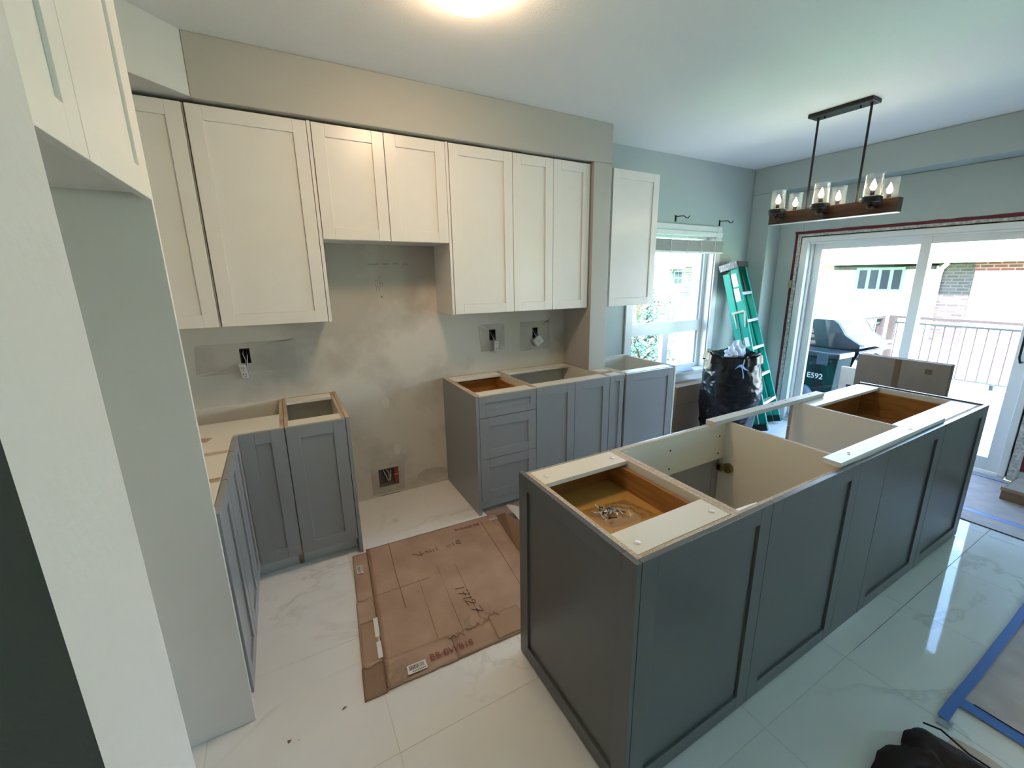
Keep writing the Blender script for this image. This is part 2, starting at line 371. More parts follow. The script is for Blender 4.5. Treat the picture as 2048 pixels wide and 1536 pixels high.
lb = MB(); lb.box(2.60, 3.09, YB-.03, YB-.0205, .862, .885); 
# blind
bl = thing('window_blind', 'off-white slatted blind pulled up at the top of the small window', 'blind', (3.6, YB, 2.0))
mb = MB(); mb.box(wx0+.016, wx1+.055, YB-.045, YB-.021, 2.035, 2.083); mb.build('headrail', M['trim'], bl, bevel=.004)
for k in range(16):
    z = 1.885+k*.0068
    mb = MB(); dyk = .004*sin(k*2.1); mb.box(wx0+.018, wx1+.045+.004*sin(k*1.3), YB-.075+dyk, YB-.024+dyk, z, z+.0048); mb.build('slat', M['blind'], bl)
mb = MB(); mb.box(wx0+.018, wx1+.04, YB-.072, YB-.026, 1.862, 1.882); mb.build('bottom_rail', M['trim'], bl, bevel=.003)
for x in (3.42, 3.66, 3.86, 4.08):
    mb = MB(); mb.tube([(x, YB-.083, 1.862), (x, YB-.083, 2.04)], .0025, 6); mb.tube([(x+.01, YB-.02, 1.995), (x+.01, YB-.02, 2.04)], .002, 6); mb.build('cord', M['trim'], bl)
for nm, x, z in (('left', 3.545, 2.205), ('right', 4.225, 2.195)):
    k = MB(); k.box(x-.008, x+.008, YB-.006, YB-.001, z-.04, z+.02)
    k.tube([(x, YB-.004, z+.008), (x+.02, YB-.06, z+.008), (x+.028, YB-.085, z+.006), (x+.034, YB-.10, z-.012), (x+.044, YB-.118, z-.016), (x+.05, YB-.13, z+.004)], .0045, 8)
    tag(k.build('curtain_hook', M['black']), 'black curtain rod bracket on the wall above the %s of the small window' % ('middle' if nm == 'left' else 'right corner'), 'bracket')
# thin laptop-like grey panel lying on the sill
k = MB(); k.obox((3.60, 3.075, .617), (.30, -.03, 0), (.04, .10, .04), (0, -.004, .008)); tag(k.build('folded_panel', simple('pale_blue_grey_sheet', (.42, .48, .58), .4)), 'pale grey flat panel lying on the small window sill', 'panel')

# ------------------------------------------------------------ sliding door
dr = bpy.data.objects.new('door_1', None); COL.objects.link(dr); dr.location = (XR, 1.7, 0); struct(dr)
f = MB(); x0, x1 = XR-.012, XR+.15
f.box(x0, x1, dy1-.075, dy1-.006, .02, dzt-.005); f.box(x0, x1, dy0+.005, dy0+.05, .02, dzt-.005); f.box(x0, x1, dy0+.05, dy1-.075, dzt-.055, dzt-.005)
f.box(x0+.01, x0+.02, dy0+.06, dy1-.09, dzt-.075, dzt-.056); f.box(x0+.06, x1, dy1-.095, dy1-.076, .05, dzt-.056)
f.build('door_frame', M['vinyl'], dr, bevel=.004)
f = MB(); f.box(XR-.05, x1+.03, dy0+.005, dy1-.006, 0.001, .019); f.build('door_track', M['alu'], dr)
for nm, ya, yb_, xo, sl, sr in (('fixed_sash', 1.585, dy1-.096, .09, .062, .075), ('sliding_sash', dy0+.052, 1.66, .035, .08, .075)):
    s = MB(); xa, xb = XR+xo, XR+xo+.04; z0, z1 = .024, dzt-.057
    s.box(xa, xb, ya, ya+sl, z0, z1); s.box(xa, xb, yb_-sr, yb_, z0, z1); s.box(xa, xb, ya+sl, yb_-sr, z0, z0+.11); s.box(xa, xb, ya+sl, yb_-sr, z1-.075, z1)
    so_ = s.build(nm, M['vinyl'], dr, bevel=.003)
    g = MB(); g.box(xa+.016, xa+.020, ya+sl, yb_-sr, z0+.11, z1-.075); gg = g.build('pane', M['glass'], None, base=root_loc(dr)); gg.parent = so_; gg.location = (0, 0, 0)
h = MB(); hy, hx = .885, XR+.034
h.tube([(hx, hy, 1.21), (hx-.04, hy+.003, 1.21), (hx-.05, hy+.012, 1.17), (hx-.05, hy+.012, 1.0), (hx-.04, hy+.003, .96), (hx, hy, .96)], .008, 8); h.build('door_handle', M['black'], dr)
mb = MB(); mb.box(XR+.088, XR+.10, 1.655, 1.665, .1, dzt-.1)
mb.build('weather_strip', M['steel'], dr)
w2 = bpy.data.objects.new('fill_window', None); COL.objects.link(w2); w2.location = (XR, -2.25, .15); struct(w2)  # unseen window, added to let fill light into the kitchen
f = MB(); f.box(XR+.02, XR+.12, -3.6, -3.53, .15, 2.3); f.box(XR+.02, XR+.12, -2.42, -2.35, .15, 2.3); f.box(XR+.02, XR+.12, -3.53, -2.42, 2.23, 2.3); f.box(XR+.02, XR+.12, -3.53, -2.42, .15, .22); f.build('window_frame', M['vinyl'], w2, bevel=.003)
for a, b in ((-3.53, -2.42),):
    g = MB(); g.box(XR+.06, XR+.064, a, b, .22, 2.23); g.build('pane', M['glass'], w2)
# red sheathing strip around frame (jagged)
def jag(a0, a1, fixed0, width, axis, n=26, seed=1):
    rnd = random.Random(seed); top = []; bot = []
    for i in range(n+1):
        t = a0+(a1-a0)*i/n; top.append((t, fixed0+width+rnd.uniform(-.003, .003))); bot.append((t, fixed0+rnd.uniform(-.002, .002)))
    P = top+bot[::-1]
    return [(XR-.004, p[0], p[1]) if axis == 'y' else (XR-.004, p[1], p[0]) for p in P]
r = MB(); r.prism(jag(dy0-.10, 2.735, 2.062, .028, 'y'), (.003, 0, 0)); r.prism(jag(.04, 2.07, 2.702, .026, 'z', seed=3), (.003, 0, 0)); r.prism(jag(.10, 2.06, .690, .045, 'z', seed=5), (.003, 0, 0))
struct(r.build('trim_4', M['red']))
g_ = MB(); g_.box(XR-.0035, XR-.0005, dy1+.003, 2.70, .05, 2.058); g_.box(XR-.0035, XR-.0005, dy0, dy1+.003, 2.037, 2.058); g_.box(XR-.0035, XR-.0005, .738, dy0-.003, .03, 2.058)
struct(g_.build('trim_5', simple('scraped_plaster', (.50, .50, .47), .9, var=.35, vscale=40, bump=1, bscale=60)))
g_ = MB(); g_.prism(jag(.03, 2.03, dy1-.004, .006, 'z', seed=8), (.002, 0, 0)); g_.prism(jag(.03, 2.03, dy0-.004, .008, 'z', seed=9), (.002, 0, 0)); g_.prism(jag(dy0, dy1, 2.029, .006, 'y', seed=10), (.002, 0, 0))
struct(g_.build('trim_6', M['dark']))
k = MB(); k.box(XR-.018, XR-.0045, 2.695, 2.735, 1.50, 1.58); tag(k.build('wood_shim', simple('raw_pine', (.40, .30, .18), .7)), 'small pine block on the red strip left of the sliding door', 'shim')

# ------------------------------------------------------------ ceiling light
dl = thing('ceiling_light', 'round amber glass flush ceiling light glowing at the top of the photo', 'light', (.785, 1.79, CZ))
p = MB(); p.lathe([(0, -.001), (.172, -.001), (.172, -.018), (.160, -.02)], (.785, 1.79, CZ), 48); p.build('mounting_plate', M['brass'], dl)
p = MB(); R_ = .166; prof = [(R_*cos(a), -.019-.082*sin(a)) for a in [i*pi/2/12 for i in range(13)]]; prof[-1] = (.002, prof[-1][1]); p.lathe(prof, (.785, 1.79, CZ), 48)
p.build('glass_bowl', M['bowl'], dl)

# ------------------------------------------------------------ chandelier
ch = thing('chandelier', 'black and wood beam chandelier with six lit bulbs in seeded glass', 'chandelier', (3.56, 1.75, CZ))
p = MB(); p.box(3.50, 3.62, 1.55, 1.95, CZ-.026, CZ-.001); p.build('canopy', M['black'], ch, bevel=.004)
for y in (1.64, 1.86):
    p = MB(); p.tube([(3.555, y, CZ-.026), (3.555, y, CZ-.042)], .006, 8); p.build('screw_cap', M['black'], ch)
for y in (1.905, 1.578):
    p = MB(); p.tube([(3.56, y, CZ-.027), (3.56, y, 2.126)], .0075, 10); p.build('rod', M['black'], ch)
p = MB(); p.box(3.525, 3.595, 1.325, 2.165, 2.035, 2.125); p.build('beam', M['beam'], ch, bevel=.002)
p = MB(); p.box(3.526, 3.594, 1.33, 2.16, 2.0325, 2.0348); p.build('steel_underside', M['alu'], ch)
for y in (2.055, 1.75, 1.44):
    for sx in (-1, 1):
        x = 3.56+sx*.118
        c_ = MB(); c_.lathe([(.001, 2.098), (.056, 2.098), (.060, 2.101), (.060, 2.130), (.056, 2.134), (.001, 2.134)], (x, y, 0), 28)
        c_.tube([(3.56+sx*.036, y, 2.075), (x-sx*.01, y, 2.075), (x, y, 2.080), (x, y, 2.099)], .007, 8); c_.lathe([(.001, 2.062), (.018, 2.064), (.018, 2.085), (.001, 2.085)], (x, y, 0), 16)
        hd = c_.build('lamp_holder', M['black'], ch)
        def sub(mb, nm, mt):
            o = mb.build(nm, mt, None, base=root_loc(ch)); o.parent = hd; o.location = (0, 0, 0)
        g = MB(); g.lathe([(.049, 2.1345), (.049, 2.270), (.047, 2.270), (.047, 2.1345)], (x, y, 0), 28); sub(g, 'glass_shade', M['seeded'])
        g = MB(); g.lathe([(.001, 2.135), (.013, 2.135), (.013, 2.172), (.001, 2.172)], (x, y, 0), 14); sub(g, 'candle_socket', M['black'])
        g = MB(); g.lathe([(.008, 2.1725), (.0165, 2.188), (.0165, 2.200), (.010, 2.220), (.003, 2.236), (.0005, 2.242)], (x, y, 0), 16); sub(g, 'bulb', M['bulb'])

# ------------------------------------------------------------ upper cabinets
def upper(x0, x1, z0, z1, doors, label, endl=None, endr=None, group=None):
    t = thing('wall_cabinet', label, 'cabinet', ((x0+x1)/2, YB, z0), group)
    b = MB(); b.box(x0, x1, 2.822, YB-.002, z0+.001, z1); b.build('body', M['white'], t, bevel=.001)
    for e in (endl, endr):
        if e: p = MB(); p.box(e[0], e[1], 2.802, YB-.003, z0-.0005, z1); p.build('end_panel', M['white'], t, bevel=.001)
    for d in doors: shaker(t, 'x', d[0], d[1], z0+.002, z1-.004, 2.80, -1, M['white'])
    return t
upper(-.845, -.281, 1.39, 2.476, [(-.60, -.288)], 'white corner wall cabinet nearest the tall refrigerator panel')
upper(-.278, .252, 1.39, 2.476, [(-.274, .250)], 'wide white wall cabinet with a single large door left of the range gap', endr=(.2535, .271))
upper(.274, 1.036, 1.862, 2.476, [(.2745, .6555), (.6595, 1.034)], 'short white two-door wall cabinet above the empty range gap')
upper(1.056, 1.5185, 1.39, 2.476, [(1.059, 1.517)], 'white single-door wall cabinet right of the range gap', endl=(1.0375, 1.0548))
upper(1.5205, 2.199, 1.39, 2.476, [(1.5215, 1.8575), (1.8615, 2.197)], 'white two-door wall cabinet beside the wall column')
upper(2.432, 2.944, 1.39, 2.476, [(2.43, 2.942)], 'white wall cabinet beyond the column, partly over the small window')

# fridge surround
t = thing('refrigerator_cabinet', 'white two-door cabinet over the refrigerator space, with a tall side panel to the floor', 'cabinet', (-.5, 1.15, 1.86))
b = MB(); b.box(XL+.002, -.29, .68, 1.618, 1.878, 2.476); b.build('body', M['white'], t)
shaker(t, 'y', .68, 1.146, 1.862, 2.474, -.269, 1, M['white'], fr=.072); shaker(t, 'y', 1.150, 1.616, 1.862, 2.474, -.269, 1, M['white'], fr=.072)
b = MB(); b.box(XL+.002, -.270, 1.622, 1.640, .0015, 2.49); b.build('end_panel', M['white'], t, bevel=.001)['label'] = 'tall white side panel reaching the floor'

# ------------------------------------------------------------ base cabinets
T = .874
def body_parts(t, x0, x1, y0, y1, opening=True, w=.10, mat=None, back=True, stretch=True):
    """open-topped plywood carcass with melamine faces. front at y0"""
    mats = [M['melam'], M['ply']]
    s = MB(); s.box(x0, x0+.018, y0, y1, .10, T, 0, 1); s.build('side_panel', mats, t)
    s = MB(); s.box(x1-.018, x1, y0, y1, .10, T, 0, 1); s.build('side_panel', mats, t)
    s = MB(); s.box(x0+.018, x1-.018, y1-.014, y1-.0002, .10, T-.001, 0, 1); s.build('back_panel', mats, t)
    s = MB(); s.box(x0+.018, x1-.018, y0+.001, y1-.014, .10, .118); s.build('bottom_panel', mats, t)
    if stretch:
        s = MB(); s.box(x0+.0185, x1-.0185, y0+.001, y0+w, T-.020, T-.003); s.build('stretcher', mats, t)
        s = MB(); s.box(x0+.0185, x1-.0185, y1-.015-w, y1-.015, T-.020, T-.003); s.build('stretcher', mats, t)
def kick(t, x0, x1, y):
    s = MB(); s.box(x0, x1, y, y+.016, .001, .099); s.build('toe_kick', M['kick'], t)
YF = 2.50
# left of range
t = thing('base_cabinet', 'grey base cabinet with one door left of the range gap', 'cabinet', (.1, 2.8, 0))
body_parts(t, -.052, .250, 2.508, YB-.004); kick(t, -.05, .248, 2.565)
shaker(t, 'x', -.050, .2475, .105, .868, 2.487, -1, M['grey'])
p = MB(); p.box(.2515, .270, 2.487, YB-.004, .001, .876, 0, 1); p.build('end_panel', [M['grey'], M['ply']], t)
p = MB(); p.box(-.075, -.052, 2.56, 2.575, .001, .085); p.build('wood_block', M['brass'], t)
# corner unit
t = thing('corner_base_cabinet', 'L-shaped grey corner base cabinet with an open top and two narrow doors', 'cabinet', (-.5, 2.8, 0))
b = MB(); b.box(XL+.01, -.055, YB-.02, YB-.004, .1, T); b.box(XL+.01, XL+.024, 2.285, YB-.02, .1, T); b.build('back_panel', M['melam'], t)
b = MB(); b.box(-.0735, -.0545, 2.508, YB-.021, .10, T, 0, 1); b.build('side_panel', [M['melam'], M['ply']], t)
b = MB(); b.box(XL+.025, -.284, 2.266, 2.284, .10, T, 0, 1); b.build('side_panel', [M['melam'], M['ply']], t)
b = MB(); b.prism([(-.0745, 2.508, .852), (-.0745, 2.765, .852), (-.845, 2.765, .852), (-.845, 2.285, .852), (-.284, 2.285, .852), (-.284, 2.508, .852)], (0, 0, .020)); b.build('top_board', M['melam'], t)
b = MB(); b.prism([(-.0745, 2.51, .10), (-.0745, 3.11, .10), (-.85, 3.11, .10), (-.85, 2.30, .10), (-.286, 2.30, .10), (-.286, 2.51, .10)], (0, 0, .018)); b.build('bottom_panel', M['melam'], t)
b = MB(); b.box(-.36, -.078, 2.565, 2.581, .001, .099); b.box(-.36, -.345, 2.266, 2.5645, .001, .099); b.build('toe_kick', M['kick'], t)
shaker(t, 'x', -.260, -.056, .105, .868, 2.487, -1, M['grey'])
shaker(t, 'y', 2.270, 2.484, .105, .868, -.262, 1, M['grey'], fr=.058)
b = MB(); b.obox((-.43, 2.47, .8725), (.045, -.02, 0), (.02, .045, 0), (0, 0, .003)); b.build('corner_block', M['ply'], t)
# leg under left wall
def legcab(y0, y1, label):
    t = thing('base_cabinet', label, 'cabinet', (-.58, (y0+y1)/2, 0))
    for a in (y0, y1-.018): s = MB(); s.box(XL+.01, -.284, a, a+.018, .10, T, 0, 1); s.build('side_panel', [M['melam'], M['ply']], t)
    s = MB(); s.box(XL+.01, -.284, y0+.0185, y1-.0185, .852, .872); s.build('top_board', M['melam'], t)
    s = MB(); s.box(XL+.01, -.284, y0+.0185, y1-.0185, .10, .118); s.build('bottom_panel', M['melam'], t)
    s = MB(); s.box(-.36, -.345, y0, y1, .001, .099); s.build('toe_kick', M['kick'], t)
    shaker(t, 'y', y0+.002, y1-.002, .105, .868, -.262, 1, M['grey'])
legcab(1.942, 2.262, 'grey base cabinet along the left wall, next to the corner unit')
legcab(1.644, 1.938, 'grey base cabinet touching the tall white refrigerator panel')
# right of range: drawers
t = thing('drawer_base_cabinet', 'grey three-drawer base cabinet at the right edge of the range gap', 'cabinet', (1.3, 2.8, 0))
body_parts(t, 1.073, 1.520, 2.508, YB-.004); kick(t, 1.074, 1.519, 2.565)
p = MB(); p.box(1.051, 1.0715, 2.487, YB-.004, .001, .876, 0, 1); p.build('end_panel', [M['grey'], M['ply']], t)
def drawerbox(t, x0, x1, y0, y1, z0, z1, d=None, bot=None):
    m = M['drawer']
    s = MB(); s.box(x0, x0+.014, y0, y1, z0, z1); s.box(x1-.014, x1, y0, y1, z0, z1); s.box(x0+.0145, x1-.0145, y0, y0+.014, z0, z1); s.box(x0+.0145, x1-.0145, y1-.014, y1, z0, z1)
    o = s.build('drawer_box', m, t, bevel=.001)
    s = MB(); s.box(x0+.0145, x1-.0145, y0+.0145, y1-.0145, z0+.01, z0+.018); q = s.build('drawer_bottom', bot or M['drawerbot'], None, base=root_loc(t)); q.parent = o; q.location = (0, 0, 0)
drawerbox(t, 1.10, 1.495, 2.525, 3.08, .725, .835, bot=M['drawer'])
for a, b_ in ((.719, .868), (.419, .715), (.108, .415)): shaker(t, 'x', 1.0745, 1.5185, a, b_, 2.487, -1, M['grey'], name='drawer_front', fr=.066 if b_-a > .2 else .047)
t = thing('sink_base_cabinet', 'wide grey two-door base cabinet against the back wall', 'cabinet', (1.86, 2.8, 0))
body_parts(t, 1.5225, 2.203, 2.508, YB-.004); kick(t, 1.5225, 2.203, 2.565)
shaker(t, 'x', 1.5235, 1.8600, .105, .868, 2.487, -1, M['grey']); shaker(t, 'x', 1.8640, 2.2015, .105, .868, 2.487, -1, M['grey'])
t = thing('narrow_base_cabinet', 'narrow grey pull-out base cabinet in front of the wall column', 'cabinet', (2.28, 2.6, 0))
body_parts(t, 2.2055, 2.366, 2.508, 2.767, w=.09); kick(t, 2.2055, 2.366, 2.565)
shaker(t, 'x', 2.2065, 2.350, .105, .868, 2.487, -1, M['grey'], fr=.045)
t = thing('base_cabinet', 'grey single-door base cabinet under the small window side, past the column', 'cabinet', (2.66, 2.8, 0))
body_parts(t, 2.388, 2.945, 2.508, YB-.03, stretch=False); kick(t, 2.388, 2.945, 2.565)
s = MB(); s.box(2.4065, 2.9265, 2.509, 2.60, T-.020, T-.003); s.build('stretcher', M['melam'], t)
shaker(t, 'x', 2.374, 2.925, .105, .868, 2.484, -1, M['grey'])
p = MB(); p.box(2.9465, 2.962, 2.492, YB-.03, .001, .874, 0, 1); p.build('end_panel', [M['melam'], M['ply']], t)
p = MB(); p.box(2.40, 2.925, YB-.029, YB-.003, .855, .885); struct(p.build('trim_7', M['trim']))

# ------------------------------------------------------------ island
isl = 'open-topped section of the grey kitchen island, '
def icab(name, x0, x1, label, w1=.115, w2=.115, stretch=True, bot=True):
    t = thing(name, label, 'cabinet', ((x0+x1)/2, 1.05, 0))
    y0, y1 = .742, 1.362; mats = [M['melam'], M['plytop']]
    s = MB(); s.box(x0, x0+.018, y0, y1, .10, T, 0, 1); s.build('side_panel', mats, t)
    s = MB(); s.box(x1-.018, x1, y0, y1, .10, T, 0, 1); s.build('side_panel', mats, t)
    s = MB(); s.box(x0+.0185, x1-.0185, y0, y0+.012, .10, T, 0, 1); s.build('back_panel', mats, t)
    s = MB(); s.box(x0+.0185, x1-.0185, y0+.0125, y1-.001, .10, .118); s.build('bottom_panel', mats, t)
    s = MB(); s.box(x0, x1, y1-.075, y1-.06, .001, .099); s.build('toe_kick', M['kick'], t)
    if stretch:
        s = MB(); s.box(x0+.0185, x1-.0185, y0+.016, y0+.016+w1, T-.019, T-.001); s.build('stretcher', mats, t, bevel=.001)
        s = MB(); s.box(x0+.0185, x1-.0185, y1-w2, y1-.001, T-.019, T-.001); s.build('stretcher', mats, t, bevel=.001)
    return t
A = icab('island_cabinet', .782, 1.238, isl+'nearest the camera, with a wooden drawer')
drawerbox(A, .812, 1.208, .80, 1.345, .735, .845)
shaker(A, 'x', .784, 1.236, .715, .868, 1.383, 1, M['grey'], name='drawer_front', fr=.045); shaker(A, 'x', .784, 1.236, .105, .711, 1.383, 1, M['grey'])
for (x, y) in ((.84, .80), (1.18, .80), (.84, 1.30), (1.18, 1.30)):
    s = MB(); s.lathe([(.0005, 0), (.011, 0), (.011, .0012), (.0005, .0014)], (x, y, T-.0008), 16); s.build('screw_cover', M['label'], A)
B = icab('island_cabinet', 1.241, 2.046, isl+'a deep empty sink base', stretch=False)
s = MB(); s.box(1.2595, 2.0275, 1.343, 1.361, .665, T, 0, 1); s.build('front_rail', [M['melam'], M['plytop']], B)
shaker(B, 'x', 1.243, 1.6415, .105, .868, 1.383, 1, M['grey']); shaker(B, 'x', 1.6455, 2.044, .105, .868, 1.383, 1, M['grey'])
for (x, y, z) in ((1.60, 1.3425, .80), (1.60, 1.3425, .70), (1.98, 1.3425, .80), (1.98, 1.3425, .70)):
    s = MB(); s.tube([(x, y, z), (x, y-.0015, z)], .005, 8); s.build('screw', M['dark'], B)
s = MB(); s.tube([(1.985, 1.325, .62), (2.010, 1.325, .62)], .020, 12); s.box(1.985, 2.012, 1.325, 1.35, .605, .635); s.tube([(2.012, 1.30, .62), (2.027, 1.30, .62)], .028, 14); s.build('hinge', M['brass'], B)
s = MB(); s.box(1.2595, 1.263, 1.31, 1.325, .83, .868); s.box(1.2595, 1.31, 1.338, 1.342, .855, .862); s.box(1.2595, 1.264, 1.30, 1.34, .855, .862); s.build('corner_bracket', M['label'], B)
D = icab('island_cabinet', 2.712, 3.578, 'far section of the grey kitchen island with a dark brown drawer, near the sliding door')
drawerbox(D, 2.745, 3.545, .80, 1.345, .66, .845, bot=M['drawer'])
shaker(D, 'x', 2.714, 3.576, .715, .868, 1.383, 1, M['grey'], name='drawer_front', fr=.045); shaker(D, 'x', 2.714, 3.576, .41, .711, 1.383, 1, M['grey'], name='drawer_front'); shaker(D, 'x', 2.714, 3.576, .105, .406, 1.383, 1, M['grey'], name='drawer_front')
# skins
t = thing('island_back_panelling', 'grey shaker panelling along the long front of the island', 'panel', (2.2, .73, 0))
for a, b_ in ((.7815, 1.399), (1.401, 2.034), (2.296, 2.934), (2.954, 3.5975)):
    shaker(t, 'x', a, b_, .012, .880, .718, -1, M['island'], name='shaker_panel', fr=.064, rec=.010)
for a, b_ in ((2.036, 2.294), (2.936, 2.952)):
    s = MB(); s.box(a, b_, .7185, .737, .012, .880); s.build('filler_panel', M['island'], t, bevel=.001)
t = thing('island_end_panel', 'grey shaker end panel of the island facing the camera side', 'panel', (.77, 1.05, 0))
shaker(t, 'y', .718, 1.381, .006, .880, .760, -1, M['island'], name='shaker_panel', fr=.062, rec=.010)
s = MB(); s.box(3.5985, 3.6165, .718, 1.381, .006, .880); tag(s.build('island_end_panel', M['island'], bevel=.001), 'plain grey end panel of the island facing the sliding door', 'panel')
# bridging strips
s = MB(); s.box(1.90, 2.995, 1.325, 1.378, .8755, .8995); tag(s.build('support_strip', simple('pale_grey_strip', (.60, .60, .56), .5), bevel=.001), 'narrow grey board bridging the island gap along its rear edge', 'board')
s = MB(); s.box(1.905, 3.00, .742, .812, .8765, .8985); stt = thing('support_strip', 'white board bridging the island gap along the front edge', 'board', (2.45, .78, .877))
s.build('board', M['trim'], stt, bevel=.001)
for x in (2.03, 2.05, 2.62, 2.64, 2.93): s = MB(); s.tube([(x, .775+.012*sin(x*40), .8986), (x, .775+.012*sin(x*40), .8995)], .006, 8); s.build('screw', M['black'], stt)
for x in (2.46, 2.60, 2.86): s = MB(); s.tube([(x, 1.352, .8996), (x, 1.352, .9003)], .005, 8); s.build('screw', M['black'], bpy.data.objects['support_strip'])
for o in [o for o in bpy.data.objects if o.name.startswith('screw') and o.parent and o.parent.name == 'support_strip']: pass
# plastic bag of hardware
pb = thing('hardware_bag', 'clear plastic bag of cabinet hardware lying in the island drawer', 'bag', (1.02, 1.05, .755))
def bagf(u, v):
    x = .95+.21*u-.03*v; y = 1.02+.15*v-.02*(u-.5); puff = sin(pi*u)*sin(pi*v)
    return Vector((x, y, .757+.022*puff+.010*noise.noise(Vector((u*7, v*6, 2)))*min(1, puff*4)))
s = MB(); s.grid(bagf, 26, 20); s.build('plastic_film', M['film'], pb)
rnd = random.Random(4)
for k in range(26):
    cx_, cy_ = 1.005+rnd.gauss(0, .026), 1.105+rnd.gauss(0, .020); a = rnd.uniform(0, pi); l = rnd.uniform(.008, .018)
    z = .760+rnd.random()*.007
    s = MB(); s.tube([(cx_-cos(a)*l, cy_-sin(a)*l, z), (cx_+cos(a)*l, cy_+sin(a)*l, z+.004)], .0022, 6); s.tube([(cx_+cos(a)*l, cy_+sin(a)*l, z+.004), (cx_+cos(a)*(l+.003), cy_+sin(a)*(l+.003), z+.0045)], .005, 8); s.build('screw', M['steel'] if k % 3 else M['griddark'], pb)
s = MB(); s.grid(lambda u, v: Vector((.86+.13*u, .825+.06*v+.02*u, .757+.012*abs(noise.noise(Vector((u*5, v*5, 9)))))), 14, 10)
tag(s.build('plastic_scrap', M['film']), 'small scrap of clear plastic in the near corner of the island drawer', 'plastic')
s = MB(); s.obox((1.33, .765, .1205), (.22, .10, 0), (-.03, .16, 0), (0, 0, .002)); tag(s.build('instruction_sheet', M['label']), 'white paper sheet at the bottom of the empty island sink base', 'paper')
s = MB(); s.obox((1.30, .757, .845), (.13, .0, -.01), (.02, .05, -.012), (0, 0, .0015)); s.build('paper_tag', M['label'], B)

# ------------------------------------------------------------ wall outlets
def outlet(x0, x1, z0, z1, kind, label):
    t = thing('wall_outlet', label, 'outlet', ((x0+x1)/2, YB, z0))
    b = MB(); g = .002
    b.box(x0+g, x0+.006, YB+.001, YB+.055, z0+g, z1-g); b.box(x1-.006, x1-g, YB+.001, YB+.055, z0+g, z1-g); b.box(x0+g, x1-g, YB+.052, YB+.058, z0+g, z1-g); b.box(x0+.006, x1-.006, YB+.001, YB+.05, z0+g, z0+.006); b.box(x0+.006, x1-.006, YB+.001, YB+.05, z1-.006, z1-g)
    b.build('junction_box', M['black'], t)
    xc = (x0+x1)/2
    for k, m in enumerate((M['label'], M['black'], M['steel'])):
        s = MB(); s.tube([(xc-.01+.008*k, YB+.045, z1-.02), (xc+.012*(k-1), YB+.01, z0+.06), (xc+.004*k, YB-.012, z0+.02), (xc-.004+.004*k, YB-.018, z0-.012)], .0022, 6); s.build('wire', m, t)
    if kind == 0:   # duplex receptacle hanging
        o = Vector((xc-.030, YB-.038, z0-.085)); a = Vector((.034, 0, -.006)); c_ = Vector((-.010, -.004, .088))
    elif kind == 1:
        o = Vector((xc-.004, YB-.040, z0-.088)); a = Vector((.034, -.004, 0)); c_ = Vector((.004, -.004, .085))
    else:
        o = Vector((xc+.004, YB-.040, z0-.070)); a = Vector((.065, 0, .045)); c_ = Vector((-.048, -.002, .055)); 
    n_ = a.cross(c_).normalized()*-.022
    if n_.y > 0: n_ = -n_
    s = MB(); s.obox(o, a, c_, -n_); r_ = s.build('receptacle', M['label'], t, bevel=.003)
    if kind != 2:
        s = MB()
        for q in (.27, .73):
            for dx in (.32, .68): s.obox(o+a*dx+c_*q+n_*.02, a*.09, c_*.10, n_*.08)
            s.obox(o+a*.46+c_*(q-.13)+n_*.02, a*.12, c_*.05, n_*.08)
        q_ = s.build('slot', M['black'], None, base=root_loc(t)); q_.parent = r_; q_.location = (0, 0, 0)
        s = MB(); s.obox(o+a*.25-c_*.12-n_*.3, a*.5, c_*.12, n_*.1); s.obox(o+a*.25+c_-n_*.3, a*.5, c_*.12, n_*.1); q_ = s.build('mounting_strap', M['steel'], None, base=root_loc(t)); q_.parent = r_; q_.location = (0, 0, 0)
    else:
        s = MB(); s.obox(o+a*.45+c_*.45+n_*.02, a*.08, c_*.08, n_*.06); q_ = s.build('slot', M['black'], None, base=root_loc(t)); q_.parent = r_; q_.location = (0, 0, 0)
outlet(*holes[0], 0, 'white duplex outlet hanging from its box on the left, between cabinets')
outlet(*holes[1], 1, 'white outlet pulled out of the wall above the three-drawer cabinet')
outlet(*holes[2], 2, 'tilted off-white outlet plate hanging from the rightmost wall box')
# patch of filler round outlets and the low cutout
def blot(name, cx_, cz_, rx, rz, mat, seed, parent=None, y=YB-.0012, n=36):
    s = MB(); pts = []
    for k in range(n):
        a = 2*pi*k/n; r = 1+.28*noise.noise(Vector((cos(a)*1.5+seed, sin(a)*1.5, seed)))
        pts.append((cx_+rx*r*cos(a)*(1.0), y, cz_+rz*r*sin(a)))
    s.prism(pts, (0, .0008, 0)); return s.build(name, mat, parent)
M['putty'] = patchy('grey_putty', (.46, .43, .385), (.60, .56, .49), 3, .42, .60); M['putty2'] = patchy('light_putty', (.74, .72, .64), (.66, .62, .55), 6, .45, .6)
def ring(name, x0, x1, z0, z1, h, mat, seed):
    # filler around a box opening: four irregular strips
    s = MB(); rnd = random.Random(seed); y = YB-.0012
    j_ = lambda v: v+rnd.uniform(-.012, .012)
    s.prism([(j_(x0), y, j_(z0)), (h[0], y, h[2]), (h[0], y, h[3]), (j_(x0), y, j_(z1))], (0, .0008, 0))
    s.prism([(j_(x1), y, j_(z0)), (h[1], y, h[2]), (h[1], y, h[3]), (j_(x1), y, j_(z1))], (0, .0008, 0))
    s.prism([(x0, y, z1), (h[0], y, h[3]), (h[1], y, h[3]), (x1, y, z1)], (0, .0008, 0))
    s.prism([(x0, y, z0), (h[0], y, h[2]), (h[1], y, h[2]), (x1, y, z0)], (0, .0008, 0))
    return s.build(name, mat, wallb)
ring('filler_patch', -.47, .06, 1.07, 1.26, holes[0], M['putty'], 1)
ring('filler_patch', 1.38, 1.60, 1.05, 1.27, holes[1], M['putty'], 2)
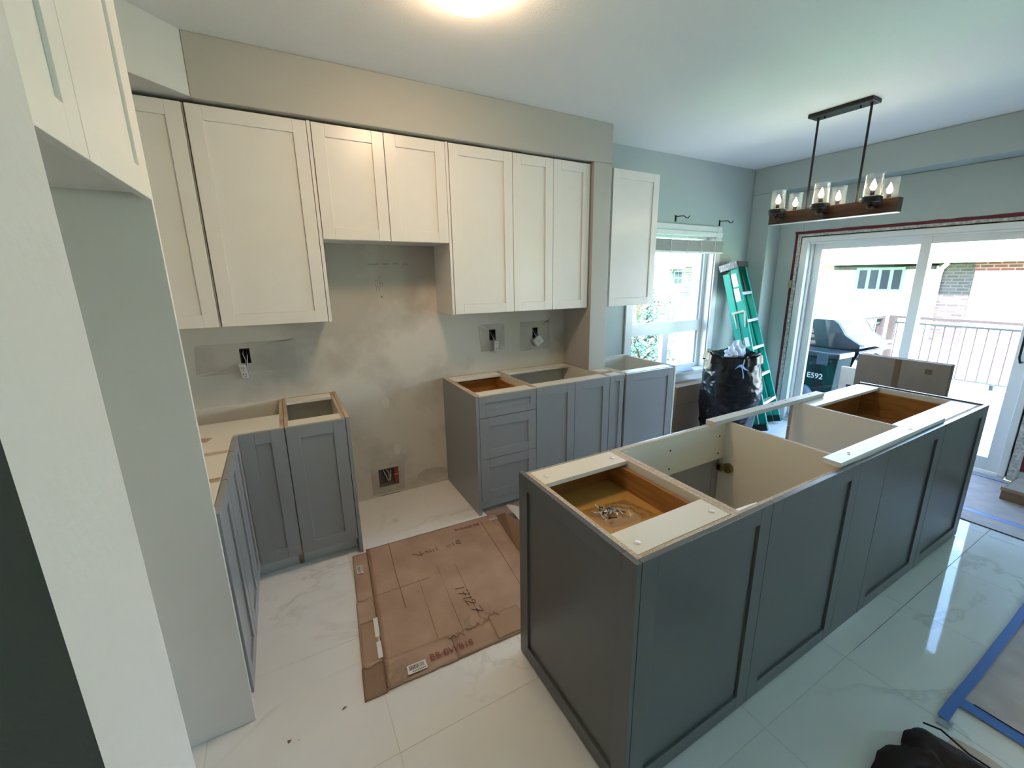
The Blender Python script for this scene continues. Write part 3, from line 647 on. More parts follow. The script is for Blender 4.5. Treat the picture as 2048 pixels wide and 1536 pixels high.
ring('filler_patch', 1.76, 2.06, 1.02, 1.27, holes[2], M['putty'], 3)
ring('filler_patch', .455, .70, .02, .262, holes[3], M['putty'], 4)
blot('filler_patch', .30, .42, .018, .05, M['putty2'], 6, wallb); blot('filler_patch', .605, .74, .03, .04, M['putty2'], 7, wallb); blot('filler_patch', .66, .36, .025, .045, M['putty2'], 8, wallb)
blot('filler_patch', .93, .08, .12, .06, M['putty'], 9, wallb)
# low cut-out with wiring
t = thing('electrical_box', 'open steel electrical box with wires in the low wall cut-out', 'electrical box', (.58, YB, .07))
b = MB(); x0, x1, z0, z1 = .508, .652, .073, .215
b.box(x0, x0+.004, YB+.002, YB+.055, z0, z1); b.box(x1-.004, x1, YB+.002, YB+.055, z0, z1); b.box(x0, x1, YB+.053, YB+.058, z0, z1); b.box(x0, x1, YB+.002, YB+.055, z0, z0+.004); b.box(x0, x1, YB+.002, YB+.055, z1-.004, z1)
b.build('box_body', simple('grimy_grey_metal', (.16, .15, .13), .6), t)
b = MB(); b.box(.624, .646, YB+.004, YB+.03, .082, .213); b.build('red_cable', M['redbox'], t)
b = MB(); b.box(.622, .648, YB+.001, YB+.004, .150, .160); b.build('tape_band', simple('orange_tape', (.6, .25, .12), .5), t)
for k in range(4):
    s = MB(); s.tube([(.535+.01*k, YB+.04, .20), (.55+.01*k, YB+.01, .15+.01*k), (.57+.005*k, YB-.002, .11), (.60, YB+.02, .13+.02*k)], .003, 6); s.build('wire', M['label'] if k % 2 else M['black'], t)
# pencil marks
def wallmap(x, z): return (x, YB-.0008, z)
rnd = random.Random(11); L = []
for (a, b_, dz, word) in ((.565, .635, 0, 0), (.66, .71, .004, 1), (.735, .775, .006, 2), (.80, .84, .002, 3)):
    n = int((b_-a)/.004); L.append([(a+(b_-a)*i/n, 1.733+dz+.006*sin(i*1.9+word)+rnd.uniform(-.003, .003)) for i in range(n+1)])
wr = strokes(L, .0011, 'pencil_writing', M['pencil'], wallb, wallmap)
L = []
for (cx_, cz_, rx, rz, a0, a1) in ((.612, 1.605, .008, .022, -1, 4.6), (.640, 1.630, .009, .022, 1.9, 7), (.618, 1.560, .009, .024, -1.8, 2.4), (.645, 1.585, .010, .022, -2, 2)):
    L.append([(cx_+rx*sin(a0+(a1-a0)*i/14), cz_+rz*cos(a0+(a1-a0)*i/14)) for i in range(15)])
strokes(L, .001, 'pencil_writing', M['pencil'], wallb, wallmap)
s = MB(); s.tube([(.641, YB-.002, 1.512), (.641, YB-.0005, 1.512)], .005, 8); s.build('screw_hole', M['dark'], wallb)

# ------------------------------------------------------------ cardboard on floor
cb = thing('flattened_carton', 'flattened brown shipping carton lying on the tiles in front of the range gap', 'cardboard', (.65, 2.0, 0))
P0 = Vector((.292, 2.497, 0)); U = Vector((.996, -.040, 0)); V = Vector((-.093, -1.0, 0))  # local axes along the sheet
def cm(u, v, z=.006): p = P0+U*u+V*v; return Vector((p.x, p.y, z))
def bump(u, v): return .0045+.0022*noise.noise(Vector((u*3, v*3, 1)))+.0008*noise.noise(Vector((u*14, v*9, 4)))
def sheet(u0, u1, v0, v1, nu, nv, name, mat, lift=0, edge=None):
    s = MB()
    def fn(a, b_):
        u = u0+(u1-u0)*a; v = v0+(v1-v0)*b_
        if edge and b_ > .999: v += edge*noise.noise(Vector((u*25, 3, 0)))
        return cm(u, v, bump(u, v)+lift)
    s.grid(fn, nu, nv)
    nvv = len(s.v)
    s.grid(lambda a, b_: fn(a, b_)-Vector((0, 0, .003)), nu, nv)
    w_ = nu+1
    ring_ = [i for i in range(w_)]+[j*w_+nu for j in range(1, nv+1)]+[nv*w_+i for i in range(nu-1, -1, -1)]+[j*w_ for j in range(nv-1, 0, -1)]
    for i in range(len(ring_)):
        a_, b_ = ring_[i], ring_[(i+1) % len(ring_)]; s.f.append([a_, b_, b_+nvv, a_+nvv]); s.m.append(0); s.sm.append(False)
    return s.build(name, mat, cb)
sheet(0, .93, 0, 1.01, 40, 44, 'main_panel', M['card'], .0, .004)
sheet(-.088, -.006, 0.03, .44, 8, 20, 'side_flap', M['card'], 0, .012)
sheet(-.092, -.006, .448, .86, 8, 20, 'side_flap', M['card'], 0, .004)
sheet(-.094, -.004, .862, 1.02, 8, 8, 'side_flap', M['card2'])
sheet(.0, .30, .865, 1.012, 14, 7, 'end_flap', M['card'], .004, .006)
sheet(.302, .93, .872, 1.008, 24, 7, 'end_flap', M['card'], .004, .003)
sheet(-.084, -.010, .60, .865, 10, 14, 'packing_tape', M['ptape'], .002, .02)
sheet(.50, .66, .85, 1.0, 14, 14, 'packing_tape', M['ptape'], .0085, .004)
# torn tape ridges
s = MB(); rnd = random.Random(3)
for k in range(9):
    u = .275+.032*k; v = .868-.05*math.exp(-((k-7)/2.2)**2)
    s.tube([cm(u, v, .013), cm(u+.02, v+.035+rnd.uniform(-.02, .02), .015), cm(u+.045, v+rnd.uniform(-.02, .02), .012)], [.002, .0035, .001], 5)
s.build('torn_tape', simple('torn_tape_light', (.50, .38, .27), .3), cb)
s = MB(); s.grid(lambda a, b_: cm(.365+.03*a+.02*b_, .88-.06*b_, .014+.03*sin(pi*b_)*(.4+.6*a)), 4, 10); s.build('torn_tape', M['film'], cb)
s = MB(); s.grid(lambda a, b_: cm(-.022+.02*a, .60+.25*b_, .012+.006*sin(9*b_)), 3, 12); s.build('torn_tape', M['label'], cb)
s = MB(); s.grid(lambda a, b_: cm(.0+.09*a, .90+.12*b_, .014+.012*noise.noise(Vector((a*6, b_*6, 2)))), 12, 12); s.build('plastic_scrap', M['film'], cb)
# creases
M['crease'] = simple('cardboard_crease', (.20, .115, .07), .7)
def crease(pts, r=.0018, m='crease'):
    s = MB(); s.tube([cm(u, v, bump(u, v)+.0006) for u, v in pts], r, 5); s.build('crease', M[m], cb)
crease([(.13, .0), (.13, .3), (.14, .6)]); crease([(.0, .44), (.3, .435)], .001); crease([(.36, .35), (.365, .87)], .001); crease([(.24, .42), (.245, .87)], .001); crease([(.46, .40), (.465, .84)], .001)
crease([(-.003, .0), (-.003, .5), (-.003, 1.0)], .003); crease([(.74, .05), (.745, .45), (.74, .74)], .0014)
crease([(.80, .02), (.86, .25), (.92, .45)], .001)
# writing on the carton
def cmat(u, v, ang, z=.0098):
    p = cm(u, v, z); bx = U.normalized(); by = -V.normalized(); by = (by-bx*by.dot(bx)).normalized()
    m = Matrix(((bx.x, by.x, 0, p.x), (bx.y, by.y, 0, p.y), (0, 0, 1, p.z), (0, 0, 0, 1)))
    return m @ Matrix.Rotation(ang, 4, 'Z')
textmesh('BB-BWB18', .046, 'stamped_code', M['stamp'], cb, cmat(.285, .958, -.03, .0155), 0, .95)
textmesh('BB-BWB18', .036, 'stamped_code', M['stamp'], cb, cmat(.635, .072, pi-.02), 0, 1.05)
S17 = [[(0, 0), (0, 1)], [(.25, 1), (.72, 1), (.42, 0)], [(.38, .5), (.7, .52)], [(.95, 0), (.95, .95)], [(1.15, .75), (1.3, 1), (1.52, .85), (1.4, .5), (1.15, .05), (1.6, .05)], [(1.8, 1), (2.25, 1), (1.95, 0)], [(1.95, .5), (2.25, .52)]]
strokes(S17, .0017, 'handwritten_number', M['ink'], cb, lambda a, b_: cm(.405+.048*b_+.018*a, .595+.090*a+.008*b_, .0092))
BIN = [[(0, 0), (0, 1), (.4, .85), (.1, .55), (.5, .3), (0, 0)], [(.8, 0), (.85, .7)], [(1.15, 0), (1.2, .6), (1.5, 0), (1.55, .6)],
       [(2.7, 0), (2.8, .8)], [(3.1, 0), (3.15, .6), (3.4, .1), (3.5, .7)], [(3.8, .1), (3.7, .4), (4.0, .6), (4.0, .2)], [(4.2, .3), (4.9, .2)], [(4.6, .9), (4.5, -.1)], [(4.9, .5), (5.4, .8)]]
for nm_, seg in (('handwritten_word', BIN[:3]), ('handwritten_word', BIN[3:])):
    strokes(seg, .0014, nm_, M['ink'], cb, lambda a, b_: cm(.545-.055*a, .225-.045*b_, .0092))
def barcode(u, v, ang, w_, h_, z=.0098):
    m = cmat(u, v, ang, z)
    s = MB(); s.add([m @ Vector((a*w_/2, b_*h_/2, 0)) for a, b_ in ((-1, -1), (1, -1), (1, 1), (-1, 1))], [(0, 1, 2, 3)])
    lab = s.build('barcode_label', M['label'], cb)
    s = MB(); rnd = random.Random(int(u*1000)); x = -w_*.40
    while x < w_*.40:
        bw = rnd.choice((.0012, .002, .003)); s.add([m @ Vector(p) for p in ((x, -h_*.12, .0004), (x+bw, -h_*.12, .0004), (x+bw, h_*.36, .0004), (x, h_*.36, .0004))], [(0, 1, 2, 3)]); x += bw+rnd.choice((.0015, .0025))
    x = -w_*.25
    for k in range(8): s.add([m @ Vector(p) for p in ((x, -h_*.38, .0004), (x+.004, -h_*.38, .0004), (x+.004, -h_*.25, .0004), (x, -h_*.25, .0004))], [(0, 1, 2, 3)]); x += .007
    o = s.build('barcode', M['ink'], None, base=root_loc(cb)); o.parent = lab; o.location = (0, 0, 0)
barcode(.125, .972, .0, .082, .046, .0158); barcode(-.055, .185, pi/2, .075, .032); barcode(.835, .068, -.05, .065, .022)
# raised flap pieces and second carton under it
t = thing('carton_flap', 'upright torn carton flap with a pale paper lining beside the three-drawer cabinet', 'cardboard', (1.2, 2.3, 0))
s = MB(); s.add([(1.145, 2.425, .014), (1.17, 2.33, .075), (1.20, 2.20, .08), (1.16, 1.95, .05), (1.08, 1.75, .016), (1.10, 2.05, .014)], [(0, 1, 2, 3, 4, 5)]); s.add([(1.146, 2.4255, .011), (1.171, 2.3305, .072), (1.201, 2.2005, .077), (1.161, 1.9505, .047), (1.081, 1.7505, .013), (1.101, 2.0505, .011)], [(5, 4, 3, 2, 1, 0)]); s.build('flap', M['card2'], t)
s = MB(); s.grid(lambda a, b_: Vector((1.215+.16*a+.0*b_, 2.40-.45*b_-.06*a, .085-.03*a+.01*noise.noise(Vector((a*3, b_*5, 0))) - .04*b_)), 8, 14); s.build('paper_lining', M['cardin'], t)
k = MB(); k.box(1.10, 1.85, 1.95, 2.56, .0008, .0035); tag(k.build('floor_paper', simple('brown_floor_paper', (.33, .245, .195), .8, var=.1, vscale=8)), 'brown paper sheet on the floor in front of the three-drawer cabinet', 'paper')
rnd = random.Random(21)
for i, (x, y) in enumerate(((-.16, 1.47), (-.13, 1.462), (-.17, 1.275), (.42, 1.62), (.03, 1.50))):
    s = MB(); s.add([(x+rnd.uniform(-.012, .012), y+rnd.uniform(-.01, .01), .001+.004*rnd.random()) for _ in range(5)], [(0, 1, 2), (0, 2, 3), (1, 3, 4)])
    tag(s.build('debris_chip', M['label'] if i % 2 else M['brass']), 'tiny scrap of building debris on the white floor tiles', 'debris', 'debris chips on the floor')

# ------------------------------------------------------------ paper and tape on right
t = thing('floor_protection_paper', 'brown protective paper taped to the floor at the sliding door', 'paper', (4.4, .7, 0))
s = MB(); s.box(4.135, 4.885, -.6, 1.75, .0008, .0028); s.box(3.905, 4.08, -.6, 1.30, .0008, .0028); s.build('paper_sheet', M['kraft'], t)
s = MB(); s.box(4.878, 4.90, -.6, 1.75, .003, .0038); s.build('blue_tape', M['tape'], t)
s = MB(); s.box(4.075, 4.130, -.6, 1.30, .003, .0038); s.build('blue_tape', simple('light_blue_tape', (.25, .36, .66), .5), t)
s = MB(); s.box(3.893, 3.905, -.6, 1.25, .0008, .0040); s.build('paper_edge', M['dark'], t)
t = thing('floor_protection_paper', 'brown paper edged with blue tape on the tiles at the lower right', 'paper', (2.7, 0, 0))
s = MB(); s.grid(lambda a, b_: Vector((2.16+1.6*a, -.55+.845*b_, .003+.004*abs(noise.noise(Vector((a*8, b_*5, 0)))))), 40, 24); s.build('paper_sheet', M['kraft'], t)
s = MB(); s.grid(lambda a, b_: Vector((1.99+1.8*a, .289+.033*b_+.006*noise.noise(Vector((a*6, 0, 3))), .009+.0008*noise.noise(Vector((a*20, b_, 0))))), 50, 3); s.build('blue_tape', M['tape'], t)
s = MB(); s.grid(lambda a, b_: Vector((2.105+.055*a+.004*noise.noise(Vector((b_*6, 0, 3))), -.55+.85*b_, .0095)), 3, 30); s.build('blue_tape', M['tape'], t)
s = MB(); s.box(2.157, 2.163, -.55, .265, .0100, .0112); s.build('paper_edge', M['dark'], t)
s = MB(); s.grid(lambda a, b_: Vector((1.955+.05*a, .276+.040*b_, .006+.012*abs(noise.noise(Vector((a*4, b_*4, 6))))*(1-a))), 8, 8); s.build('tape_end', simple('torn_tape_back', (.34, .38, .42), .5), t)
# carton at door corner
t = thing('flat_carton_box', 'low brown carton with a glossy pale top beside the sliding door', 'box', (4.7, .55, 0))
s = MB(); s.box(4.50, 4.86, .05, .725, .004, .085); s.build('box_body', M['card2'], t, bevel=.003)
s = MB(); s.grid(lambda a, b_: Vector((4.52+.33*a, .06+.65*b_, .091+.006*noise.noise(Vector((a*4, b_*7, 0))))), 14, 22); s.build('wrapping_film', simple('glossy_pale_film', (.50, .46, .40), .15), t)
s = MB(); s.box(4.495, 4.505, .05, .73, .075, .10); s.build('lid_flap', M['card'], t)
# dark object bottom right
t = thing('leather_bag', 'dark brown object with a folded top edge at the bottom right corner', 'bag', (1.75, .15, 0))
pts = [(1.865, .372, .05), (1.80, .40, .045), (1.74, .385, .04), (1.68, .42, .03), (1.60, .41, .03), (1.50, .36, .02), (1.48, .0, .02), (1.95, .0, .02), (1.90, .14, .03), (1.88, .22, .05), (1.86, .30, .06)]
def tri(pts, h, name, mat, parent):
    P_ = []
    for i in range(len(pts)):
        p0, p1, p2, p3 = [Vector(pts[(i+k) % len(pts)]) for k in (-1, 0, 1, 2)]
        for t_ in (0, .2, .4, .6, .8):
            q = .5*((2*p1)+(p2-p0)*t_+(2*p0-5*p1+4*p2-p3)*t_*t_+(3*p1-p0-3*p2+p3)*t_**3); P_.append(tuple(q+Vector((.006*noise.noise(q*30), .006*noise.noise(q*30+Vector((5, 0, 0))), 0))))
    pts = P_
    s = MB(); n = len(pts); c_ = Vector((sum(p[0] for p in pts)/n, sum(p[1] for p in pts)/n, h))
    m = 6; rows = []
    for k in range(m+1):
        t_ = k/m; rows.append([Vector(p).lerp(c_, t_)+Vector((0, 0, .02*sin(pi*t_)+.012*noise.noise(Vector((p[0]*8, p[1]*8, t_*4))))) for p in pts])
    rows.insert(0, [Vector((p[0], p[1], .001)) for p in pts])
    vs = [v for r in rows for v in r]; fs = [(i*n+j, i*n+(j+1) % n, (i+1)*n+(j+1) % n, (i+1)*n+j) for i in range(len(rows)-1) for j in range(n)]
    s.add(vs, fs, 0, True); return s.build(name, mat, parent)
tri([(p[0]-.03, p[1]-.05, p[2]) for p in pts], .06, 'bag_body', M['brownfelt'], t)
s = MB(); s.tube([(1.88, .33, .03), (1.85, .28, .075), (1.82, .2, .080), (1.84, .05, .07)], .0035, 8); s.build('strap', M['black'], t)
s = MB(); s.grid(lambda a, b_: Vector((1.86+.045*b_+.02*a, .26-.30*a, .03+.01*sin(a*6))), 12, 4); s.build('paper_edge', M['cardin'], t)

# ------------------------------------------------------------ standing carton behind island
t = thing('standing_carton', 'large flattened brown carton standing upright behind the far end of the island', 'cardboard', (4.2, 1.36, 0))
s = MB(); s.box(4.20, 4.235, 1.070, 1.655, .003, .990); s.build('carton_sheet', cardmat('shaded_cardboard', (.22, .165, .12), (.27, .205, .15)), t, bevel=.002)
s = MB(); s.box(4.238, 4.243, 1.064, 1.648, .003, .995); s.build('liner_sheet', M['cardin'], t)
s = MB(); s.box(4.1985, 4.1998, 1.36, 1.40, .003, .985); s.build('tape_strip', simple('brown_tape', (.17, .10, .055), .3), t)
s = MB(); s.box(4.1985, 4.1998, 1.17, 1.21, .90, .94); s.build('tape_square', simple('brown_tape_dark', (.15, .10, .06), .3), t)

# ------------------------------------------------------------ trash bag
t = thing('trash_bag', 'full black plastic trash bag standing on the floor under the window', 'bag', (3.92, 2.60, 0))
bx_, by_ = 3.86, 2.56
def bagshape(a, b_):
    th = 2*pi*a; z = b_*.90
    prof = .225+.065*sin(min(1, b_*1.5)*pi*.5)-.045*max(0, b_-.55)/.45
    if b_ < .06: prof *= .75+.25*b_/.06
    c_, s_ = cos(th), sin(th)
    p = Vector((c_, s_, 0))
    n1 = noise.noise(Vector((c_*1.3, s_*1.3, b_*2.2))); n2 = noise.noise(Vector((c_*4, s_*4, b_*16+c_*2))); n3 = noise.ridged_multi_fractal(Vector((c_*2.4, s_*2.4, b_*5)), .9, 2.1, 4, 1.0, 2.0)
    top = max(0, b_-.82)/.18
    n4 = noise.ridged_multi_fractal(Vector((c_*1.1+3, s_*1.1, b_*9)), .9, 2.2, 3, 1.0, 2.0)
    r = prof*(1+.09*n1)+.006*n2+.0045*n3+.006*n4+top*(.010*sin(th*7+2*n1)+.006*sin(th*17))
    zz = z+(.03*noise.noise(Vector((c_*2, s_*2, 7)))+.02*sin(th*3))*b_**6
    return Vector((bx_+r*c_*1.0, by_+r*s_*.92, max(.001, zz)))
s = MB(); s.grid(bagshape, 200, 150, wrap=True)
s.grid(lambda a, b_: bagshape(a, 1).lerp(Vector((bx_, by_, .83)), b_*.9)+Vector((0, 0, -.05*b_)), 200, 6, wrap=True)
s.build('bag_film', M['bag'], t, merge=True)
s = MB(); s.grid(lambda a, b_: bagshape(a, .93)*(1)+Vector((cos(2*pi*a)*(.014+.012*b_), sin(2*pi*a)*(.014+.012*b_), .05-.075*b_+.014*noise.noise(Vector((cos(2*pi*a)*4, sin(2*pi*a)*4, b_*3))))), 160, 8, wrap=True); s.build('folded_rim', M['bag'], t)
M['tie'] = simple('pale_blue_tie', (.30, .42, .70), .4)
s = MB(); pz = Vector((bx_-.25, by_-.20, .80)); s.grid(lambda a, b_: pz+Vector((-.06+.16*a, -.03-.035*a, .02*sin(a*5)+.03*b_*(1-abs(a-.5)*2))), 12, 3); s.tube([pz+Vector((0, -.06, .02)), pz+Vector((.01, -.075, -.05)), pz+Vector((.02, -.07, -.085)), pz+Vector((.035, -.065, -.07))], .004, 6); s.tube([pz+Vector((.01, -.06, .02)), pz+Vector((.03, -.06, .09))], .005, 6); s.build('drawstring', M['tie'], t)
for i, (dx, dy, h, r_, lb) in enumerate(((-.168, -.085, .055, .055, 'small crumpled pale blue paper at the left rim of the black trash bag'), (-.02, -.03, .10, .072, 'largest crumpled white paper, peaked in the middle of the black trash bag'), (.125, .03, .06, .055, 'low crumpled pale paper at the right rim of the black trash bag, by the ladder'))):
    s = MB(); cx_, cy_ = bx_+dx, by_+dy
    def pf(a, b_, cx_=cx_, cy_=cy_, h=h, r_=r_, i=i):
        th = 2*pi*a; ph = pi*b_*.98+.02
        d = Vector((sin(ph)*cos(th), sin(ph)*sin(th), cos(ph))); q = 1+.55*noise.noise(d*2.6+Vector((i*5, 0, 0)))
        return Vector((cx_, cy_, .90))+Vector((d.x*r_*q, d.y*r_*q, d.z*h*q))
    s.grid(pf, 14, 9, wrap=True); s.sm = [False]*len(s.f)
    tag(s.build('crumpled_paper', M['paperw']), lb, 'paper', 'crumpled papers in the trash bag')
# carton behind
t = thing('cardboard_box', 'closed brown cardboard box on the floor below the small window', 'box', (3.75, 2.93, 0))
s = MB(); s.box(3.50, 3.95, 2.92, 3.085, .003, .50); s.build('box_body', M['card2'], t, bevel=.004)
s = MB(); s.box(3.50, 3.95, 2.9178, 2.9195, .30, .305); s.build('crease', M['crease'], t)
s = MB(); s.obox((3.50, 2.919, .501), (.45, 0, 0), (0, .08, .012), (0, 0, .003)); s.obox((3.50, 3.085, .501), (.45, 0, 0), (0, -.075, .012), (0, 0, .003)); s.build('lid_flap', M['card'], t)

# ------------------------------------------------------------ ladder
ld = thing('step_ladder', 'green fibreglass folded step ladder leaning in the corner behind the bag', 'ladder', (4.55, 2.5, 0))
F0 = Vector((4.535, 2.505, .0)); TOP = Vector((4.395, 3.035, 1.76)); ax = Vector((.974, .225, 0)).normalized()
upv = (TOP-F0).normalized(); L_ = (TOP-F0).length; ax = (ax-upv*ax.dot(upv)).normalized(); nrm = upv.cross(ax).normalized()  # nrm points to back?
if nrm.y > 0: nrm = -nrm   # towards the camera
def lp(a, h, d): return F0+ax*a+upv*h+nrm*d
def chan(mb, a0, a1, h0, h1, d0, d1):
    """bar from (a0,h0) to (a1,h1), width in a fixed, depth d0..d1"""
    mb
def rail(a_bot, a_top, sgn, d0, d1, name, h1=L_-.05, h0=0.02, web=.004, fl_=.024):
    # C-channel: web is a plate in plane (h,d); flanges run inward
    s = MB()
    for (wa, wb, da, db) in ((0, web, d0, d1), (0, fl_, d1-.004, d1), (0, fl_, d0, d0+.004)):
        v = []
        for (ab, h) in ((a_bot, h0), (a_top, h1)):
            for (aa, dd) in ((wa, da), (wb, da), (wb, db), (wa, db)): v.append(lp(ab-sgn*aa, h, dd))
        s.add(v, [(0, 1, 2, 3), (4, 5, 6, 7), (0, 1, 5, 4), (1, 2, 6, 5), (2, 3, 7, 6), (3, 0, 4, 7)])
    return s.build(name, M['green'], ld)
bw, tw = .215, .125
for sg in (-1, 1):
    rail(sg*bw, sg*tw, sg, 0.0, .075, 'front_rail')
    rail(sg*(bw+.01), sg*(tw+.008), sg, -.085, -.012, 'rear_rail', h1=L_-.10)
def wid(h): return bw+(tw-bw)*h/L_
for k in range(5):
    h = .285+.30*k; w_ = wid(h)-.005
    if h > L_-.2: break
    s = MB(); s.obox(lp(-w_, h, -.002), ax*2*w_, upv*.004+nrm*.078, nrm*0+upv*.022); s.obox(lp(-w_, h-.0, .072), ax*2*w_, upv*.028, nrm*.004); s.build('step', M['alu'], ld)
for k in range(4):
    h = .25+.36*k; w_ = wid(h); s = MB(); s.obox(lp(-w_, h, -.080), ax*2*w_, upv*.022, nrm*.006); s.build('rear_brace', M['alu'], ld)
s = MB(); s.obox(lp(-tw-.02, L_-.06, -.10), ax*(2*tw+.04), upv*.06, nrm*.20); s.build('top_cap', simple('dark_plastic_cap', (.03, .03, .035), .35), ld, bevel=.008)
s = MB(); s.obox(lp(-tw-.0235, L_-.065, -.10), ax*.003, upv*.07, nrm*.19); s.build('cap_plate', simple('riveted_grey_plate', (.16, .17, .18), .3, .5), ld)
for k in range(6): s = MB(); p = lp(-tw-.025, L_-.05+.04*(k % 2), -.08+.032*k); s.tube([p, p-ax*.003], .005, 8); s.build('rivet', M['label'], ld)
s = MB(); s.obox(lp(-tw+.02, L_-.32, .01), ax*(2*tw-.04), upv*.24, nrm*.012); s.build('tool_tray', simple('black_tray', (.02, .02, .022), .4), ld)
for a, b_ in ((.28, .42), (.12, .25)): s = MB(); s.obox(lp(-wid(L_-a)-.001-.004, L_-a-.14, -.0), upv*.14, nrm*.055, -ax*.001); s.build('sticker', M['label'], ld)
s = MB(); s.obox(lp(-wid(1.0)-.004, .93, .012), upv*.10, nrm*.045, -ax*.001); s.build('sticker', M['label'], ld)
for dd in (-.05, .035):
    s = MB(); s.obox(lp(-wid(1.25)-.010, 1.14, dd), upv*.17+nrm*(.03 if dd > 0 else 0), nrm*.016, -ax*.005); s.build('spreader_bar', simple('cream_metal', (.50, .48, .36), .4), ld)
s = MB(); s.obox(lp(-wid(1.3)-.006, 1.30, -.06), upv*.022, nrm*.125, -ax*.010); s.build('spreader_bracket', bpy.data.materials['cream_metal'], ld)
for sg in (-1, 1): s = MB(); s.obox(lp(sg*bw-.02, -.002+.02, -.08), ax*.04, upv*.07, nrm*.155); s.build('rubber_foot', M['black'], ld, bevel=.004)

# ------------------------------------------------------------ outside
g = MB(); g.box(4.0, 40, -20, 30, -1.62, -1.55); struct(g.build('ground', M['grass']))
dk = thing('deck', 'sunlit timber deck outside the sliding door', 'deck', (7, 1, -.06))
x = 5.18
while x < 8.95:
    b = MB(); b.box(x, x+.136, -2.2, 3.3, -.10, -.06); b.build('board', M['deck'], dk); x += .142
b = MB(); b.box(5.16, 9.0, 3.28, 3.32, -.35, -.101); b.box(5.16, 9.0, -2.2, -2.16, -.35, -.101); b.box(8.96, 9.0, -2.15, 3.27, -.35, -.101); b.build('joist_frame', M['rail'], dk)
for px_, py_ in ((5.3, 3.2), (8.9, 3.2), (8.9, -2.1), (5.3, -2.1)):
    b = MB(); b.box(px_-.05, px_+.05, py_-.05, py_+.05, -1.55, -.36); b.build('support_post', M['rail'], dk)
# railings
def railing(p0, p1, label, n, post_ends=(True, True)):
    p0, p1 = Vector(p0), Vector(p1); d = (p1-p0); L = d.length; d.normalize(); s_ = Vector((-d.y, d.x, 0))
    t = thing('deck_railing', label, 'railing', p0)
    b = MB(); b.obox(p0-s_*.045+Vector((0, 0, .985)), d*L, s_*.09, (0, 0, .04)); b.build('top_rail', M['rail'], t)
    b = MB(); b.obox(p0-s_*.02+Vector((0, 0, .90)), d*L, s_*.04, (0, 0, .03)); b.obox(p0-s_*.02+Vector((0, 0, .10)), d*L, s_*.04, (0, 0, .03)); b.build('lower_rail', M['griddark'], t)
    for e, q in zip(post_ends, (p0, p1-d*.09)):
        if e: b = MB(); b.obox(q-s_*.044, d*.088, s_*.088, (0, 0, .984)); b.build('post', M['rail'], t)
    for k in range(n):
        q = p0+d*(L*(k+1)/(n+1)); b = MB(); b.tube([q+Vector((0, 0, .13)), q+Vector((0, 0, .90))], .009, 6); b.build('baluster', M['balus'], t)
railing((8.9, 3.15, -.06), (8.9, 1.5, -.06), 'brown timber railing with thin dark red balusters across the deck', 13)
railing((8.75, 3.2, -.06), (5.5, 3.2, -.06), 'timber deck railing behind the barbecue', 24)
railing((8.9, .9, -.06), (8.9, -2.1, -.06), 'far right section of the deck railing past the opening', 20)
# barbecue
t = thing('barbecue_grill', 'grey gas barbecue with a closed lid and steel handle on the deck', 'barbecue', (6.15, 2.6, -.06))
prof = [(2.95, .76), (2.95, 1.0), (2.90, 1.075), (2.80, 1.105), (2.60, 1.105), (2.54, 1.065), (2.45, .93), (2.285, .835), (2.285, .79), (2.45, .76)]
s = MB(); s.prism([(5.83, y, z) for y, z in prof], (.67, 0, 0)); s.build('lid', M['lid'], t, bevel=.012)
s = MB(); s.prism([(5.80, y, z) for y, z in prof], (.029, 0, 0)); s.prism([(6.501, y, z) for y, z in prof], (.029, 0, 0)); s.build('lid_end', M['griddark'], t, bevel=.008)
s = MB(); s.tube([(5.82, 2.262, .83), (6.53, 2.262, .83)], .018, 12); s.build('handle', M['steel'], t)
s = MB(); s.obox((6.10, 2.500, .985), (.15, 0, 0), (0, -.028, -.045), (0, -.012, .010)); s.build('emblem_plate', M['label'], t, bevel=.005)
s = MB(); s.prism([(5.84, 2.93, .52), (5.84, 2.93, .755), (5.84, 2.30, .755), (5.84, 2.36, .52)], (.65, 0, 0)); s.build('firebox', M['griddark'], t)
s = MB(); s.obox((5.84, 2.29, .74), (.65, 0, 0), (0, .07, -.16), (0, .03, .01)); s.build('control_panel', simple('pale_blue_steel', (.08, .12, .17), .25, .6), t)
for k in range(4): s = MB(); x = 5.93+.15*k; s.tube([(x, 2.335, .66), (x, 2.295, .645)], .026, 12); s.build('knob', M['griddark'], t)
s = MB(); s.box(5.84, 6.49, 2.42, 2.93, .02, .515); s.build('cart', M['griddark'], t)
s = MB(); s.box(6.535, 6.85, 2.35, 2.9, .70, .74); s.build('side_shelf', M['lid'], t)
for (x, y) in ((5.9, 2.5), (6.43, 2.5), (5.9, 2.85), (6.43, 2.85)): s = MB(); s.tube([(x-.015, y, -.02), (x+.015, y, -.02)], .038, 14); s.build('wheel', M['black'], t)
t = thing('garbage_bin', 'dark green bin with white numbers beside the barbecue', 'bin', (5.55, 2.6, -.06))
s = MB(); s.prism([(5.40, 2.35, -.058), (5.40, 2.90, -.058), (5.40, 2.93, .70), (5.40, 2.31, .70)], (.33, 0, 0)); s.build('bin_body', M['bin'], t, bevel=.01)
s = MB(); s.box(5.385, 5.745, 2.295, 2.945, .702, .768); s.build('bin_lid', M['griddark'], t, bevel=.015)
s = MB(); s.box(5.378, 5.384, 2.40, 2.52, .62, .745); s.build('bin_latch', M['lid'], t)
mt = Matrix(((0, 0, -1, 5.3988), (-1, 0, 0, 2.525), (0, 1, 0, .475), (0, 0, 0, 1)))
textmesh('E592', .088, 'bin_number', M['label'], t, mt, .001, 1.0)
s = MB(); s.lathe([(.115*sin(a)+.0005, .22-.22*cos(a)) for a in [pi*i/16 for i in range(17)]], (5.262, 2.56, -.059), 28)
